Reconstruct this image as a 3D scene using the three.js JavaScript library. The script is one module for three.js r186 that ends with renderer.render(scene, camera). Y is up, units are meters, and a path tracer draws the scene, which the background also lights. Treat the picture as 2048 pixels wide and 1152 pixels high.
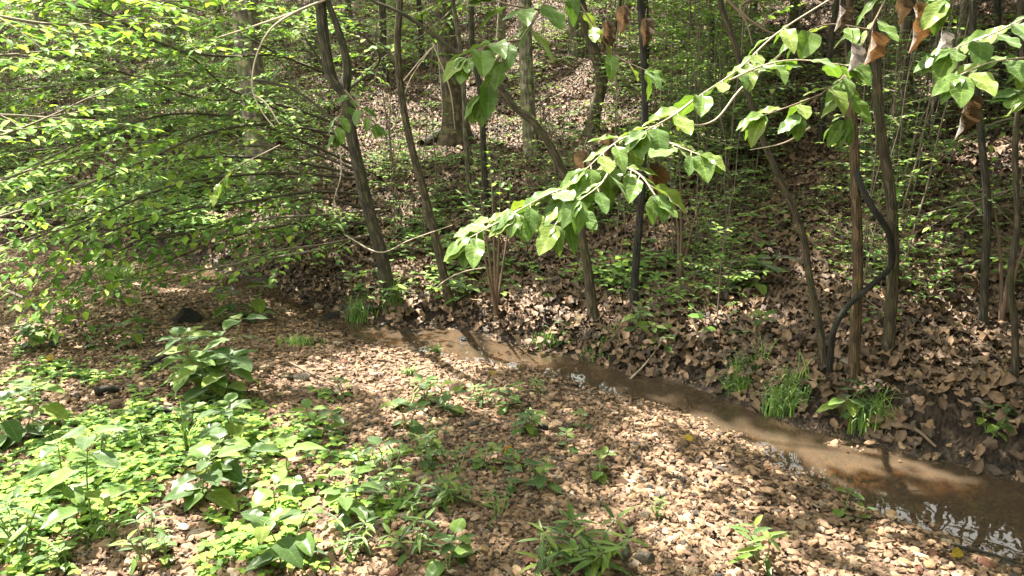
import * as THREE from 'three';
import { ImprovedNoise } from 'three/addons/math/ImprovedNoise.js';

// ---------------------------------------------------------------- camera, sky, sun, exposure
const scene = new THREE.Scene();
const PITCH = THREE.MathUtils.degToRad(-15), FOV = 42, FL = 576 / Math.tan(THREE.MathUtils.degToRad(FOV / 2));
const camera = new THREE.PerspectiveCamera(FOV, 16 / 9, 0.05, 400);
camera.position.set(0, 1.6, 0);
camera.rotation.set(PITCH, 0, 0);
camera.updateMatrixWorld(true);
const renderer = new THREE.WebGLRenderer({ antialias: true });
renderer.toneMapping = THREE.LinearToneMapping;
renderer.toneMappingExposure = 6.4;
renderer.shadowMap.enabled = true;
{ // hazy summer sky, an even pale gradient from zenith to horizon
  const W = 64, H = 32, data = new Float32Array(W * H * 4);
  for (let j = 0; j < H; j++) {
    const el = Math.max(0, ((j + 0.5) / H - 0.5) * 2), k = Math.pow(1 - el, 2);
    for (let i = 0; i < W; i++) data.set([0.70 + 0.06 * k, 0.70 + 0.05 * k, 0.665 + 0.03 * k, 1], (j * W + i) * 4);
  }
  const sky = new THREE.DataTexture(data, W, H, THREE.RGBAFormat, THREE.FloatType);
  sky.mapping = THREE.EquirectangularReflectionMapping; sky.magFilter = THREE.LinearFilter; sky.needsUpdate = true;
  scene.background = sky; scene.environment = sky;
}
const SUN = new THREE.Vector3(-0.30, 0.86, -0.36).normalize();
const sun = new THREE.DirectionalLight(new THREE.Color(1, 0.93, 0.82), 5);
sun.name = 'sun'; sun.position.copy(SUN).multiplyScalar(60); sun.target.position.set(0, 0, -6);
sun.position.add(sun.target.position); sun.castShadow = true; sun.shadow.mapSize.set(4096, 4096);
Object.assign(sun.shadow.camera, { left: -25, right: 25, top: 25, bottom: -25, near: 1, far: 140 });
scene.add(sun, sun.target);

// ---------------------------------------------------------------- helpers
const V = (x, y, z) => new THREE.Vector3(x, y, z);
const { lerp, clamp, smoothstep } = THREE.MathUtils;
function RNG(a) { const f = () => { a = (a + 0x6d2b79f5) | 0; let t = Math.imul(a ^ (a >>> 15), 1 | a); t = (t + Math.imul(t ^ (t >>> 7), 61 | t)) ^ t; return ((t ^ (t >>> 14)) >>> 0) / 4294967296; }; f.r = (a, b) => a + (b - a) * f(); f.n = () => (f() + f() + f() - 1.5) / 1.5; f.pick = (l) => l[Math.floor(f() * l.length)]; return f; }
const perlin = new ImprovedNoise();
const nz = (x, y, z = 0.37) => perlin.noise(x + 50.3, y + 81.7, z);
const fbm = (x, y, o = 4) => { let s = 0, a = 1, t = 0; for (let i = 0; i < o; i++) { s += a * nz(x, y, i * 3.1 + 0.4); t += a; a *= 0.5; x *= 2.03; y *= 2.03; } return s / t; };
const used = new Map();
function numbered(name) { const n = used.get(name) ?? 0; used.set(name, n + 1); return n ? name + '_' + String(n).padStart(3, '0') : name; }
function tag(o, label, category, group, kind) { o.userData.label = label; if (category) o.userData.category = category; if (group) o.userData.group = group; if (kind) o.userData.kind = kind; return o; }
function thing(name, label, category, at, group) { const g = new THREE.Group(); g.name = numbered(name); g.position.copy(at); tag(g, label, category, group); scene.add(g); return g; }
const shadowed = (m) => { m.castShadow = m.receiveShadow = true; return m; };
function part(name, geo, mat, parent, kind) { const m = shadowed(new THREE.Mesh(geo, mat)); m.name = name; if (kind) m.userData.kind = kind; parent.add(m); return m; }

const ray = (px, py) => V((px - 1024) / FL, (576 - py) / FL, -1).applyQuaternion(camera.quaternion);   // z-depth 1
const P = (px, py, d) => ray(px, py).multiplyScalar(d).add(camera.position);
const depthOf = (p) => p.clone().sub(camera.position).dot(V(0, 0, -1).applyQuaternion(camera.quaternion));

// ---------------------------------------------------------------- the lie of the land
const YW = -0.06;                                            // water level
const onWater = ([px, py]) => { const r = ray(px, py), t = (YW - 1.6) / r.y; return V(r.x * t, YW, r.z * t); };
const spline = (pts, n) => new THREE.CatmullRomCurve3(pts, false, 'centripetal').getPoints(n);
const nearEdge = [[2048, 1128], [1900, 1085], [1740, 1030], [1600, 962], [1450, 872], [1320, 815], [1180, 778], [1000, 738], [860, 712], [720, 686], [620, 648], [540, 604], [440, 574], [350, 545], [200, 518], [0, 494]].map(onWater);
const farEdge = [[2048, 965], [1900, 925], [1750, 893], [1640, 865], [1450, 800], [1380, 772], [1250, 742], [1100, 703], [1000, 684], [930, 662], [830, 652], [720, 645], [650, 618], [560, 578], [450, 546], [370, 528], [200, 503], [0, 481]].map(onWater);
const extend = (l, s, e) => { const a = l[0].clone().add(s), b = l[l.length - 1].clone().add(e); return spline([a, ...l, b], 90).map((p) => [p.x, p.z]); };
const NE = extend(nearEdge, V(4.5, 0, 1.6), V(-14, 0, -3)), FE = extend(farEdge, V(4.5, 0, 1.8), V(-14, 0, -3));
function signed(L, x, z) {                                   // distance to a line, positive on the far side
  let best = 1e9, sgn = 1;
  for (let i = 0; i < L.length - 1; i++) {
    const ax = L[i][0], az = L[i][1], bx = L[i + 1][0] - ax, bz = L[i + 1][1] - az, t = clamp(((x - ax) * bx + (z - az) * bz) / (bx * bx + bz * bz), 0, 1);
    const dx = x - ax - bx * t, dz = z - az - bz * t, d = dx * dx + dz * dz;
    if (d < best) { best = d; sgn = bx * dz - bz * dx > 0 ? 1 : -1; }
  }
  return Math.sqrt(best) * sgn;
}
function land(x, z) {                                        // [height, signed distance to near edge, to far edge]
  const n = signed(NE, x, z), f = signed(FE, x, z);
  let y;
  if (n < 0) {
    const t = -n;
    y = YW + 0.075 * (1 - Math.exp(-t / 0.5)) + 0.02 * Math.min(t, 4) + 0.035 * nz(x * 0.9, z * 0.9) * Math.min(1, t) + 0.012 * nz(x * 4, z * 4);
  } else if (f < 0) {
    y = YW - 0.10 * smoothstep(Math.min(n, -f * 0.8), 0, 0.35) + 0.01 * nz(x * 3, z * 3) - 0.004;
  } else {
    const right = smoothstep(x, 0.6, 1.8), left = 1 - smoothstep(x, -3, -1), b = 0.16 + 0.11 * right + 0.12 * left + 0.07 * nz(x * 1.7, z * 1.7);
    const t = Math.max(0, f - 0.25);
    y = YW + b * smoothstep(f, 0, 0.28 + 0.12 * nz(x * 2.3 + 9, z * 2.3)) + 0.13 * Math.min(t, 2) + 0.27 * Math.max(0, t - 1.2) + 0.12 * Math.max(0, t - 5) + 0.12 * fbm(x * 0.6, z * 0.6, 3) * Math.min(1, t) + 0.05 * fbm(x * 2.4, z * 2.4, 2) * Math.min(1, f * 3);
  }
  return [y, n, f];
}
const H = (x, z) => land(x, z)[0];
function G(px, py) {                                         // where the line of sight meets the land
  const r = ray(px, py); let t = 1, last = 1;
  for (; t < 60; last = t, t += 0.12) if (1.6 + r.y * t < H(r.x * t, r.z * t)) break;
  let a = last, b = t;
  for (let i = 0; i < 12; i++) { const m = (a + b) / 2; if (1.6 + r.y * m < H(r.x * m, r.z * m)) b = m; else a = m; }
  return V(r.x * b, H(r.x * b, r.z * b), r.z * b);
}
const slopeN = (x, z) => { const e = 0.08; return V(H(x - e, z) - H(x + e, z), 2 * e, H(x, z - e) - H(x, z + e)).normalize(); };

// ---------------------------------------------------------------- materials
function dataTex(w, h, fn, srgb, rep = true) {
  const d = new Uint8Array(w * h * 4);
  for (let j = 0; j < h; j++) for (let i = 0; i < w; i++) { const c = fn(i, j); for (let k = 0; k < 3; k++) d[(j * w + i) * 4 + k] = clamp(c[k], 0, 1) * 255; d[(j * w + i) * 4 + 3] = 255; }
  const t = new THREE.DataTexture(d, w, h); t.magFilter = THREE.LinearFilter; t.minFilter = THREE.LinearMipmapLinearFilter; if (srgb) t.colorSpace = THREE.SRGBColorSpace;
  if (rep) t.wrapS = t.wrapT = THREE.RepeatWrapping; t.needsUpdate = true; return t;
}
const tn = (u, v, k, s) => { // tileable noise on the unit square
  const a = (x, y) => nz(x * k, y * k, s);
  return lerp(lerp(a(u, v), a(u - 1, v), u), lerp(a(u, v - 1), a(u - 1, v - 1), u), v) * 1.5;
};
const soilTex = dataTex(512, 512, (i, j) => {
  const u = i / 512, v = j / 512, a = tn(u, v, 7, 1), b = tn(u, v, 31, 2), c = tn(u, v, 90, 3), g = 0.74 + 0.22 * a + 0.36 * b + 0.42 * c;
  return [g, g * (0.97 + 0.05 * b), g * (0.93 + 0.08 * a)];
}, true);
const grainTex = dataTex(512, 512, (i, j) => { const u = i / 512, v = j / 512, g = 0.5 + 0.25 * tn(u, v, 14, 5) + 0.3 * tn(u, v, 45, 6) + 0.3 * tn(u, v, 120, 7); return [g, g, g]; });
const barkTex = dataTex(256, 512, (i, j) => {
  const u = i / 256, v = j / 512, a = tn(u, v * 0.35 + 0.1, 22, 8), b = tn(u, v, 9, 9), c = tn(u, v, 60, 10), g = 0.72 + 0.33 * a + 0.2 * b + 0.2 * c, moss = smoothstep(tn(u, v, 5, 11), 0.05, 0.35) * 0.5, pale = smoothstep(tn(u, v, 11, 13), 0.2, 0.4) * 0.35;
  return [lerp(g, 0.62, moss) + pale, lerp(g, 0.8, moss) + pale, lerp(g * 0.94, 0.4, moss) + pale * 0.85];
}, true);
const barkBump = dataTex(256, 512, (i, j) => { const u = i / 256, v = j / 512, g = 0.5 + 0.5 * tn(u, v * 0.35 + 0.1, 22, 8) + 0.3 * tn(u, v, 60, 10); return [g, g, g]; });
const veinTex = dataTex(256, 128, (i, j) => {                // pale midrib and side veins of a leaf blade; u along, v across
  const u = i / 256, v = Math.abs(j / 127 - 0.5) * 2, mid = Math.exp(-Math.pow(v / 0.05, 2)), s = ((u * 7.5 - v * 1.3 + 0.5 * tn(u, v * 0.5, 5, 14)) % 1 + 1) % 1, side = Math.exp(-Math.pow(Math.min(s, 1 - s) / 0.07, 2)) * (1 - v * 0.5);
  const g = 0.76 + 0.18 * mid + 0.11 * side + 0.12 * tn(u, v * 0.5, 18, 12) + 0.08 * tn(u, v * 0.5, 5, 15); return [g + 0.03 * mid, g, g - 0.02 + 0.03 * mid];
}, true, false);
const veinBump = dataTex(256, 128, (i, j) => { const u = i / 256, v = Math.abs(j / 127 - 0.5) * 2, s = ((u * 7.5 - v * 1.3 + 0.5 * tn(u, v * 0.5, 5, 14)) % 1 + 1) % 1, g = 0.6 - 0.3 * Math.exp(-Math.pow(v / 0.05, 2)) - 0.35 * Math.exp(-Math.pow(Math.min(s, 1 - s) / 0.1, 2)); return [g, g, g]; }, false, false);
const lin = (r, g, b) => new THREE.Color().setRGB(r, g, b);
const std = (name, o) => Object.assign(new THREE.MeshStandardMaterial(o), { name });
const phys = (name, o) => Object.assign(new THREE.MeshPhysicalMaterial(o), { name });
const DS = THREE.DoubleSide;
const M = {
  soil: std('forest soil', { vertexColors: true, map: soilTex, bumpMap: grainTex, bumpScale: 0.045, roughness: 1 }),
  gravelBed: std('fine gravel and silt', { vertexColors: true, map: soilTex, bumpMap: grainTex, bumpScale: 0.02, roughness: 0.95 }),
  sand: std('wet silt', { vertexColors: true, map: soilTex, bumpMap: grainTex, bumpScale: 0.003, roughness: 0.6 }),
  pebble: std('chert gravel', { vertexColors: true, roughness: 0.8, bumpMap: grainTex, bumpScale: 0.002 }),
  litter: std('dead leaves', { vertexColors: true, roughness: 0.75, side: DS }),
  foliage: phys('small leaves', { vertexColors: true, roughness: 0.95, transmission: 0.5, thickness: 0, specularIntensity: 0.35, clearcoat: 0.14, clearcoatRoughness: 0.4, side: DS }),
  canopy: phys('canopy leaves', { vertexColors: true, roughness: 0.95, transmission: 0.4, thickness: 0, side: DS }),
  grass: phys('grass blades', { vertexColors: true, roughness: 0.95, transmission: 0.35, thickness: 0, clearcoat: 0.25, clearcoatRoughness: 0.4, side: DS }),
  wood: std('twig bark', { vertexColors: true, roughness: 0.9 }),
  water: phys('shallow stream water', { color: lin(0.34, 0.255, 0.17), roughness: 0.0, transmission: 0.86, thickness: 0, ior: 1.33 }),
};
const bark = (name, c) => std(name, { color: lin(...c), map: barkTex, bumpMap: barkBump, bumpScale: 0.012, roughness: 0.92 });
const BK = { dark: bark('dark bark', [0.08, 0.066, 0.046]), brown: bark('brown bark', [0.115, 0.088, 0.056]), grey: bark('grey bark', [0.21, 0.18, 0.14]), pale: bark('pale bark', [0.30, 0.265, 0.20]), rust: bark('rusty bark', [0.14, 0.088, 0.048]), black: bark('vine bark', [0.04, 0.034, 0.03]) };
const blade = (name, c, coat = 0.4) => phys(name, { color: lin(...c), map: veinTex, bumpMap: veinBump, bumpScale: 0.0014, roughness: 0.94, transmission: 0.5, thickness: 0, specularIntensity: 0.4, clearcoat: coat, clearcoatRoughness: 0.3, side: DS });
const LEAFM = [blade('leaf green', [0.135, 0.27, 0.028]), blade('leaf fresh green', [0.19, 0.34, 0.033]), blade('leaf deep green', [0.085, 0.185, 0.028]), blade('leaf yellow green', [0.27, 0.39, 0.038])];
const DEADM = [blade('withered leaf brown', [0.15, 0.092, 0.048], 0.05), blade('withered leaf rust', [0.26, 0.13, 0.05], 0.05), blade('withered leaf grey', [0.34, 0.30, 0.28], 0.05)];
const YELLOWM = blade('leaf yellow', [0.6, 0.42, 0.03], 0.3), ORANGEM = blade('leaf orange', [0.75, 0.33, 0.01], 0.3);

// ---------------------------------------------------------------- mesh collecting
class MB {
  constructor() { this.p = []; this.n = []; this.u = []; this.c = []; this.i = []; }
  add(raw, m, c) {
    const b = this.p.length / 3, v = V(), nm = new THREE.Matrix3().getNormalMatrix(m);
    for (let k = 0; k < raw.p.length; k += 3) {
      v.set(raw.p[k], raw.p[k + 1], raw.p[k + 2]).applyMatrix4(m); this.p.push(v.x, v.y, v.z);
      v.set(raw.n[k], raw.n[k + 1], raw.n[k + 2]).applyMatrix3(nm).normalize(); this.n.push(v.x, v.y, v.z);
      this.c.push(c[0], c[1], c[2]);
    }
    for (const x of raw.u) this.u.push(x);
    for (const x of raw.i) this.i.push(b + x);
  }
  tube(pts, r, sides = 5, c = [1, 1, 1], cap = true) {      // r: number -> radius along 0..1
    const b0 = this.p.length / 3, n = pts.length; let up = V(0.3, 0.2, 1).normalize(), len = 0;
    for (let k = 0; k < n; k++) {
      const d = pts[Math.min(n - 1, k + 1)].clone().sub(pts[Math.max(0, k - 1)]).normalize();
      const a = up.clone().addScaledVector(d, -up.dot(d)).normalize(), s = d.clone().cross(a); up = a;
      if (k) len += pts[k].distanceTo(pts[k - 1]);
      for (let j = 0; j <= sides; j++) {
        const t = (j / sides) * Math.PI * 2, rr = r(k / (n - 1), t), nn = a.clone().multiplyScalar(Math.cos(t)).addScaledVector(s, Math.sin(t));
        this.p.push(pts[k].x + nn.x * rr, pts[k].y + nn.y * rr, pts[k].z + nn.z * rr); this.n.push(nn.x, nn.y, nn.z); this.c.push(...c); this.u.push(j / sides, len * 1.2);
      }
    }
    for (let k = 0; k < n - 1; k++) for (let j = 0; j < sides; j++) { const q = b0 + k * (sides + 1) + j; this.i.push(q, q + 1, q + sides + 1, q + 1, q + sides + 2, q + sides + 1); }
  }
  geo(o = V()) {
    const g = new THREE.BufferGeometry(), p = new Float32Array(this.p);
    for (let k = 0; k < p.length; k += 3) { p[k] -= o.x; p[k + 1] -= o.y; p[k + 2] -= o.z; }
    g.setAttribute('position', new THREE.BufferAttribute(p, 3)); g.setAttribute('normal', new THREE.BufferAttribute(new Float32Array(this.n), 3));
    g.setAttribute('uv', new THREE.BufferAttribute(new Float32Array(this.u), 2)); g.setAttribute('color', new THREE.BufferAttribute(new Float32Array(this.c), 3)); g.setIndex(this.i); return g;
  }
  build(name, mat, parent, kind) { return part(name, this.geo(parent.position), mat, parent, kind); }
}
const raw = (g) => ({ p: g.attributes.position.array, n: g.attributes.normal.array, u: g.attributes.uv ? g.attributes.uv.array : new Float32Array(g.attributes.position.count * 2), i: g.index ? g.index.array : [...Array(g.attributes.position.count).keys()] });
const outline = (a, b) => { const m = a / (a + b), k = 1 / (Math.pow(m, a) * Math.pow(1 - m, b)); return (t) => k * Math.pow(t, a) * Math.pow(1 - t, b); };
const ovate = outline(0.55, 0.8), lance = outline(0.6, 0.95), heart = outline(0.42, 0.78);
// a leaf of length 1 along +x, face up +y
function leafGeo(ns, nx, w, o = {}) {
  const g = new THREE.BufferGeometry(), p = [], u = [], ix = [], { fold = 0.18, arch = 0.12, wave = 0, twist = 0, seed = 1, shape = ovate, tooth = 0 } = o;
  for (let a = 0; a <= ns; a++) {
    const t = a / ns, ww = w * (a === 0 || a === ns ? 0.015 : shape(t)) / 2 * (1 + (a % 2 ? tooth : -tooth));
    for (let b = -nx; b <= nx; b++) {
      const s = b / nx, tw = twist * t, x = t - 0.1 * arch * t, z0 = s * ww, y0 = fold * Math.abs(z0) - arch * t * t + wave * ww * Math.sin(t * 14 + seed + s * 2) * Math.abs(s) + wave * 0.06 * nz(t * 4 + seed, s * 2);
      p.push(x, y0 * Math.cos(tw) + z0 * Math.sin(tw), z0 * Math.cos(tw) - y0 * Math.sin(tw) * 0.3); u.push(t, 0.5 + s * 0.5);
    }
  }
  const R = 2 * nx + 1;
  for (let a = 0; a < ns; a++) for (let b = 0; b < 2 * nx; b++) { const q = a * R + b; ix.push(q, q + 1, q + R, q + 1, q + R + 1, q + R); }
  g.setAttribute('position', new THREE.Float32BufferAttribute(p, 3)); g.setAttribute('uv', new THREE.Float32BufferAttribute(u, 2)); g.setIndex(ix); g.computeVertexNormals(); return g;
}
// a lobed dead leaf about 1 across, lying in xz, crumpled
function lobedGeo(rand, crumple) {
  const n = 18, p = [0, 0.04, 0], u = [0.5, 0.5], ix = [], ph = rand() * 6, k1 = rand.r(-1, 1) * crumple, k2 = rand.r(-1, 1) * crumple;
  for (let k = 0; k < n; k++) {
    const a = (k / n) * Math.PI * 2, r = (k % 3 === 0 ? 0.48 : 0.4) * rand.r(0.8, 1.1), x = Math.cos(a) * r, z = Math.sin(a) * r;
    p.push(x, k1 * x * x * 2 + k2 * z * z * 2 + crumple * 0.16 * Math.sin(a * 3 + ph), z); u.push(0.5 + x, 0.5 + z);
  }
  for (let k = 0; k < n; k++) ix.push(0, 1 + ((k + 1) % n), 1 + k);
  const g = new THREE.BufferGeometry(); g.setAttribute('position', new THREE.Float32BufferAttribute(p, 3)); g.setAttribute('uv', new THREE.Float32BufferAttribute(u, 2)); g.setIndex(ix); g.computeVertexNormals(); return g;
}
const frame = (pos, dir, up, s) => { // matrix with x along dir, y near up
  const x = dir.clone().normalize(), z = x.clone().cross(up).normalize(), y = z.clone().cross(x);
  return new THREE.Matrix4().makeBasis(x, y, z).scale(typeof s === 'number' ? V(s, s, s) : s).setPosition(pos);
};
const R0 = RNG(4711);
const smallLeaf = [0, 1, 2].map((k) => raw(leafGeo(3, 1, [0.5, 0.58, 0.44][k], { fold: 0.25, arch: 0.1 + 0.06 * k, seed: k })));
const deadLeafG = [...[0, 1, 2, 3].map((k) => leafGeo(5, 2, 0.55, { fold: [0.7, -0.5, 0.4, 1.0][k], arch: [0.25, -0.22, 0.35, -0.15][k], twist: [0.4, -0.5, 0.7, 0.1][k], wave: 0.7, seed: k * 3 })), ...[0, 1].map((k) => lobedGeo(R0, 0.9 + 0.5 * k))];
const deadLeaf = deadLeafG.map(raw);
function stoneGeo(rand, detail, flat) {
  const g0 = new THREE.IcosahedronGeometry(1, detail), pos = g0.attributes.position, v = V(), cuts = [], ox = rand() * 40;
  for (let k = 0; k < 9; k++) cuts.push([V(rand.n(), rand.n(), rand.n()).normalize(), rand.r(0.45, 0.82)]);
  for (let k = 0; k < pos.count; k++) {
    v.fromBufferAttribute(pos, k); v.multiplyScalar(1 + 0.22 * nz(v.x * 1.3 + ox, v.y * 1.3, v.z * 1.3) + 0.06 * nz(v.x * 4 + ox, v.y * 4, v.z * 4));
    for (const [n, d] of cuts) { const e = v.dot(n) - d; if (e > 0) v.addScaledVector(n, -e * 0.92); }
    pos.setXYZ(k, v.x, v.y * flat, v.z * 0.82);
  }
  g0.computeVertexNormals(); return g0;
}
const stoneG = [...Array(7)].map((_, k) => stoneGeo(RNG(100 + k), 1, [0.6, 0.75, 0.45, 0.85, 0.65, 0.42, 0.7][k])), stoneRaw = stoneG.map(raw);
const up = V(0, 1, 0);
const yawUp = (pos, n, yaw, s, tilt = 0) => { const q = new THREE.Quaternion().setFromUnitVectors(up, n), y = new THREE.Quaternion().setFromEuler(new THREE.Euler(tilt, yaw, tilt * 0.7)); return new THREE.Matrix4().compose(pos, q.multiply(y), typeof s === 'number' ? V(s, s, s) : s); };
function instances(name, geo, mat, mats, cols, parent, label, kind = 'stuff', category) {
  const m = shadowed(new THREE.InstancedMesh(geo, mat, mats.length)); m.name = parent ? name : numbered(name);
  mats.forEach((x, k) => { m.setMatrixAt(k, x); if (cols) m.setColorAt(k, cols[k]); });
  m.userData.kind = kind; if (label) m.userData.label = label; if (category) m.userData.category = category; (parent ?? scene).add(m); return m;
}

// ---------------------------------------------------------------- ground meshes
const graded = (a, b, h0, lo, hi, grow) => { // fine between lo and hi, growing outside
  const l = []; for (let x = lo; x <= hi; x += h0) l.push(x);
  for (let x = lo, h = h0; x > a;) { h *= grow; x -= h; l.unshift(x); } for (let x = l[l.length - 1], h = h0; x < b;) { h *= grow; x += h; l.push(x); } return l;
};
const ground = { gravel_bar: [], stream_bed: [], hillside: [] };
{
  const X = graded(-45, 45, 0.05, -5.2, 4.2, 1.09), Z = graded(-70, 14, 0.05, -9.5, -1.6, 1.09), nx = X.length, nzz = Z.length, hs = new Float32Array(nx * nzz), cls = new Uint8Array(nx * nzz), col = new Float32Array(nx * nzz * 3);
  for (let j = 0; j < nzz; j++) for (let i = 0; i < nx; i++) {
    const [y, n, f] = land(X[i], Z[j]), k = j * nx + i, a = nz(X[i] * 1.7, Z[j] * 1.7, 4), b = nz(X[i] * 6, Z[j] * 6, 7);
    hs[k] = y; cls[k] = n < 0 ? 0 : f < 0 ? 1 : 2;
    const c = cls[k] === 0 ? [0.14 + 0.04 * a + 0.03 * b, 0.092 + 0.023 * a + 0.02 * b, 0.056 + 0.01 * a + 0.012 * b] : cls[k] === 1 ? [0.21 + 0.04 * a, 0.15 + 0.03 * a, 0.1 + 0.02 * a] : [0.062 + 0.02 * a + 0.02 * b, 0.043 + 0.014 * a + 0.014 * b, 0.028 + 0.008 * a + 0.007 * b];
    col.set(c, k * 3);
  }
  const q = [[], [], []];
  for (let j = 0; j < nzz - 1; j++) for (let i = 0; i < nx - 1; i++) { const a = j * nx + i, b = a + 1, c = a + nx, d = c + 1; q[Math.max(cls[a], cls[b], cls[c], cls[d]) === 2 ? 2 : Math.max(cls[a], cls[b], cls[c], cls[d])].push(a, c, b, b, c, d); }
  const N = new Float32Array(nx * nzz * 3);
  for (let j = 0; j < nzz; j++) for (let i = 0; i < nx; i++) { const i0 = Math.max(0, i - 1), i1 = Math.min(nx - 1, i + 1), j0 = Math.max(0, j - 1), j1 = Math.min(nzz - 1, j + 1), n = V(-(hs[j * nx + i1] - hs[j * nx + i0]) / (X[i1] - X[i0]), 1, -(hs[j1 * nx + i] - hs[j0 * nx + i]) / (Z[j1] - Z[j0])).normalize(); N.set([n.x, n.y, n.z], (j * nx + i) * 3); }
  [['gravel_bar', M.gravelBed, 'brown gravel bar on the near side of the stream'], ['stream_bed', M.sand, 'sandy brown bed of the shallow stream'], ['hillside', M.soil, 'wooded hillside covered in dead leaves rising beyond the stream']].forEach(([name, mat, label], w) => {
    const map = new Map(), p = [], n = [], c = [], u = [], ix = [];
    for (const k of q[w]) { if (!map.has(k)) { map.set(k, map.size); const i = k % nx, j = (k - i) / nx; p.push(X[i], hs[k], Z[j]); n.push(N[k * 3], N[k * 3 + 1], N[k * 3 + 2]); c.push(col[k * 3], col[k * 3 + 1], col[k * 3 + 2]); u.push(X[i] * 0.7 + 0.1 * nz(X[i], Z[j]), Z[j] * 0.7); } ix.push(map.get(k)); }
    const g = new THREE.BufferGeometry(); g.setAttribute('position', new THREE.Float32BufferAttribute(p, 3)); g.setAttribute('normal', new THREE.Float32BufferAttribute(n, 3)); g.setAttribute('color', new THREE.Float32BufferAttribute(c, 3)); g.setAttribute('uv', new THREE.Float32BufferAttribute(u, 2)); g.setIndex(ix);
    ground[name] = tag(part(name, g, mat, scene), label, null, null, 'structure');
  });
  // the water: a strip from bank to bank with slow ripples
  const wp = [], wi = [], wu = [], n = 220, A = new THREE.CatmullRomCurve3(NE.map(([x, z]) => V(x, 0, z))).getSpacedPoints(n), B = new THREE.CatmullRomCurve3(FE.map(([x, z]) => V(x, 0, z))).getSpacedPoints(n), m = 16;
  for (let k = 0; k <= n; k++) for (let j = 0; j <= m; j++) { const t = -0.25 + (j / m) * 1.5, x = lerp(A[k].x, B[k].x, t), z = lerp(A[k].z, B[k].z, t); wp.push(x, YW + 0.0012 * nz(x * 9, z * 9) + 0.0008 * nz(x * 23, z * 23), z); wu.push(x, z); }
  for (let k = 0; k < n; k++) for (let j = 0; j < m; j++) { const a = k * (m + 1) + j; wi.push(a, a + 1, a + m + 1, a + 1, a + m + 2, a + m + 1); }
  const g = new THREE.BufferGeometry(); g.setAttribute('position', new THREE.Float32BufferAttribute(wp, 3)); g.setAttribute('uv', new THREE.Float32BufferAttribute(wu, 2)); g.setIndex(wi); g.computeVertexNormals();
  console.log('water faces up:', g.attributes.normal.getY(2000) > 0);
  M.water.bumpMap = dataTex(256, 256, (i, j) => { const u = i / 256, v = j / 256, a = 0.5 + 0.35 * tn(u, v, 5, 20) + 0.2 * tn(u, v, 13, 21); return [a, a, a]; }); M.water.bumpScale = 0.0015;
  tag(part('stream_water', g, M.water, scene), 'shallow clear brown stream running diagonally past the gravel bar', null, null, 'structure');
}

// ---------------------------------------------------------------- gravel
const stoneTint = (r) => { const k = r(), b = r.r(0.72, 1.2); const c = k < 0.38 ? [0.29, 0.182, 0.105] : k < 0.73 ? [0.185, 0.113, 0.068] : k < 0.8 ? [0.27, 0.215, 0.16] : k < 0.91 ? [0.38, 0.265, 0.165] : k < 0.96 ? [0.24, 0.10, 0.055] : [0.07, 0.06, 0.055]; return c.map((x) => x * b); };
const litterTint = (r) => { const k = r(), b = r.r(0.55, 1.25); const c = k < 0.35 ? [0.165, 0.10, 0.055] : k < 0.7 ? [0.10, 0.061, 0.035] : k < 0.86 ? [0.24, 0.155, 0.092] : [0.06, 0.041, 0.026]; return c.map((x) => x * b); };
const near = (r) => { const x = r.r(-8, 7), z = r.r(-11.5, -1.2); return [x, z]; };
const inView = (p, m = 120) => { const q = p.clone().sub(camera.position).applyQuaternion(camera.quaternion.clone().invert()); if (q.z > -0.3) return false; const x = 1024 - (q.x / q.z) * FL, y = 576 + (q.y / q.z) * FL; return x > -m && x < 2048 + m && y > -m && y < 1152 + m; };
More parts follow.
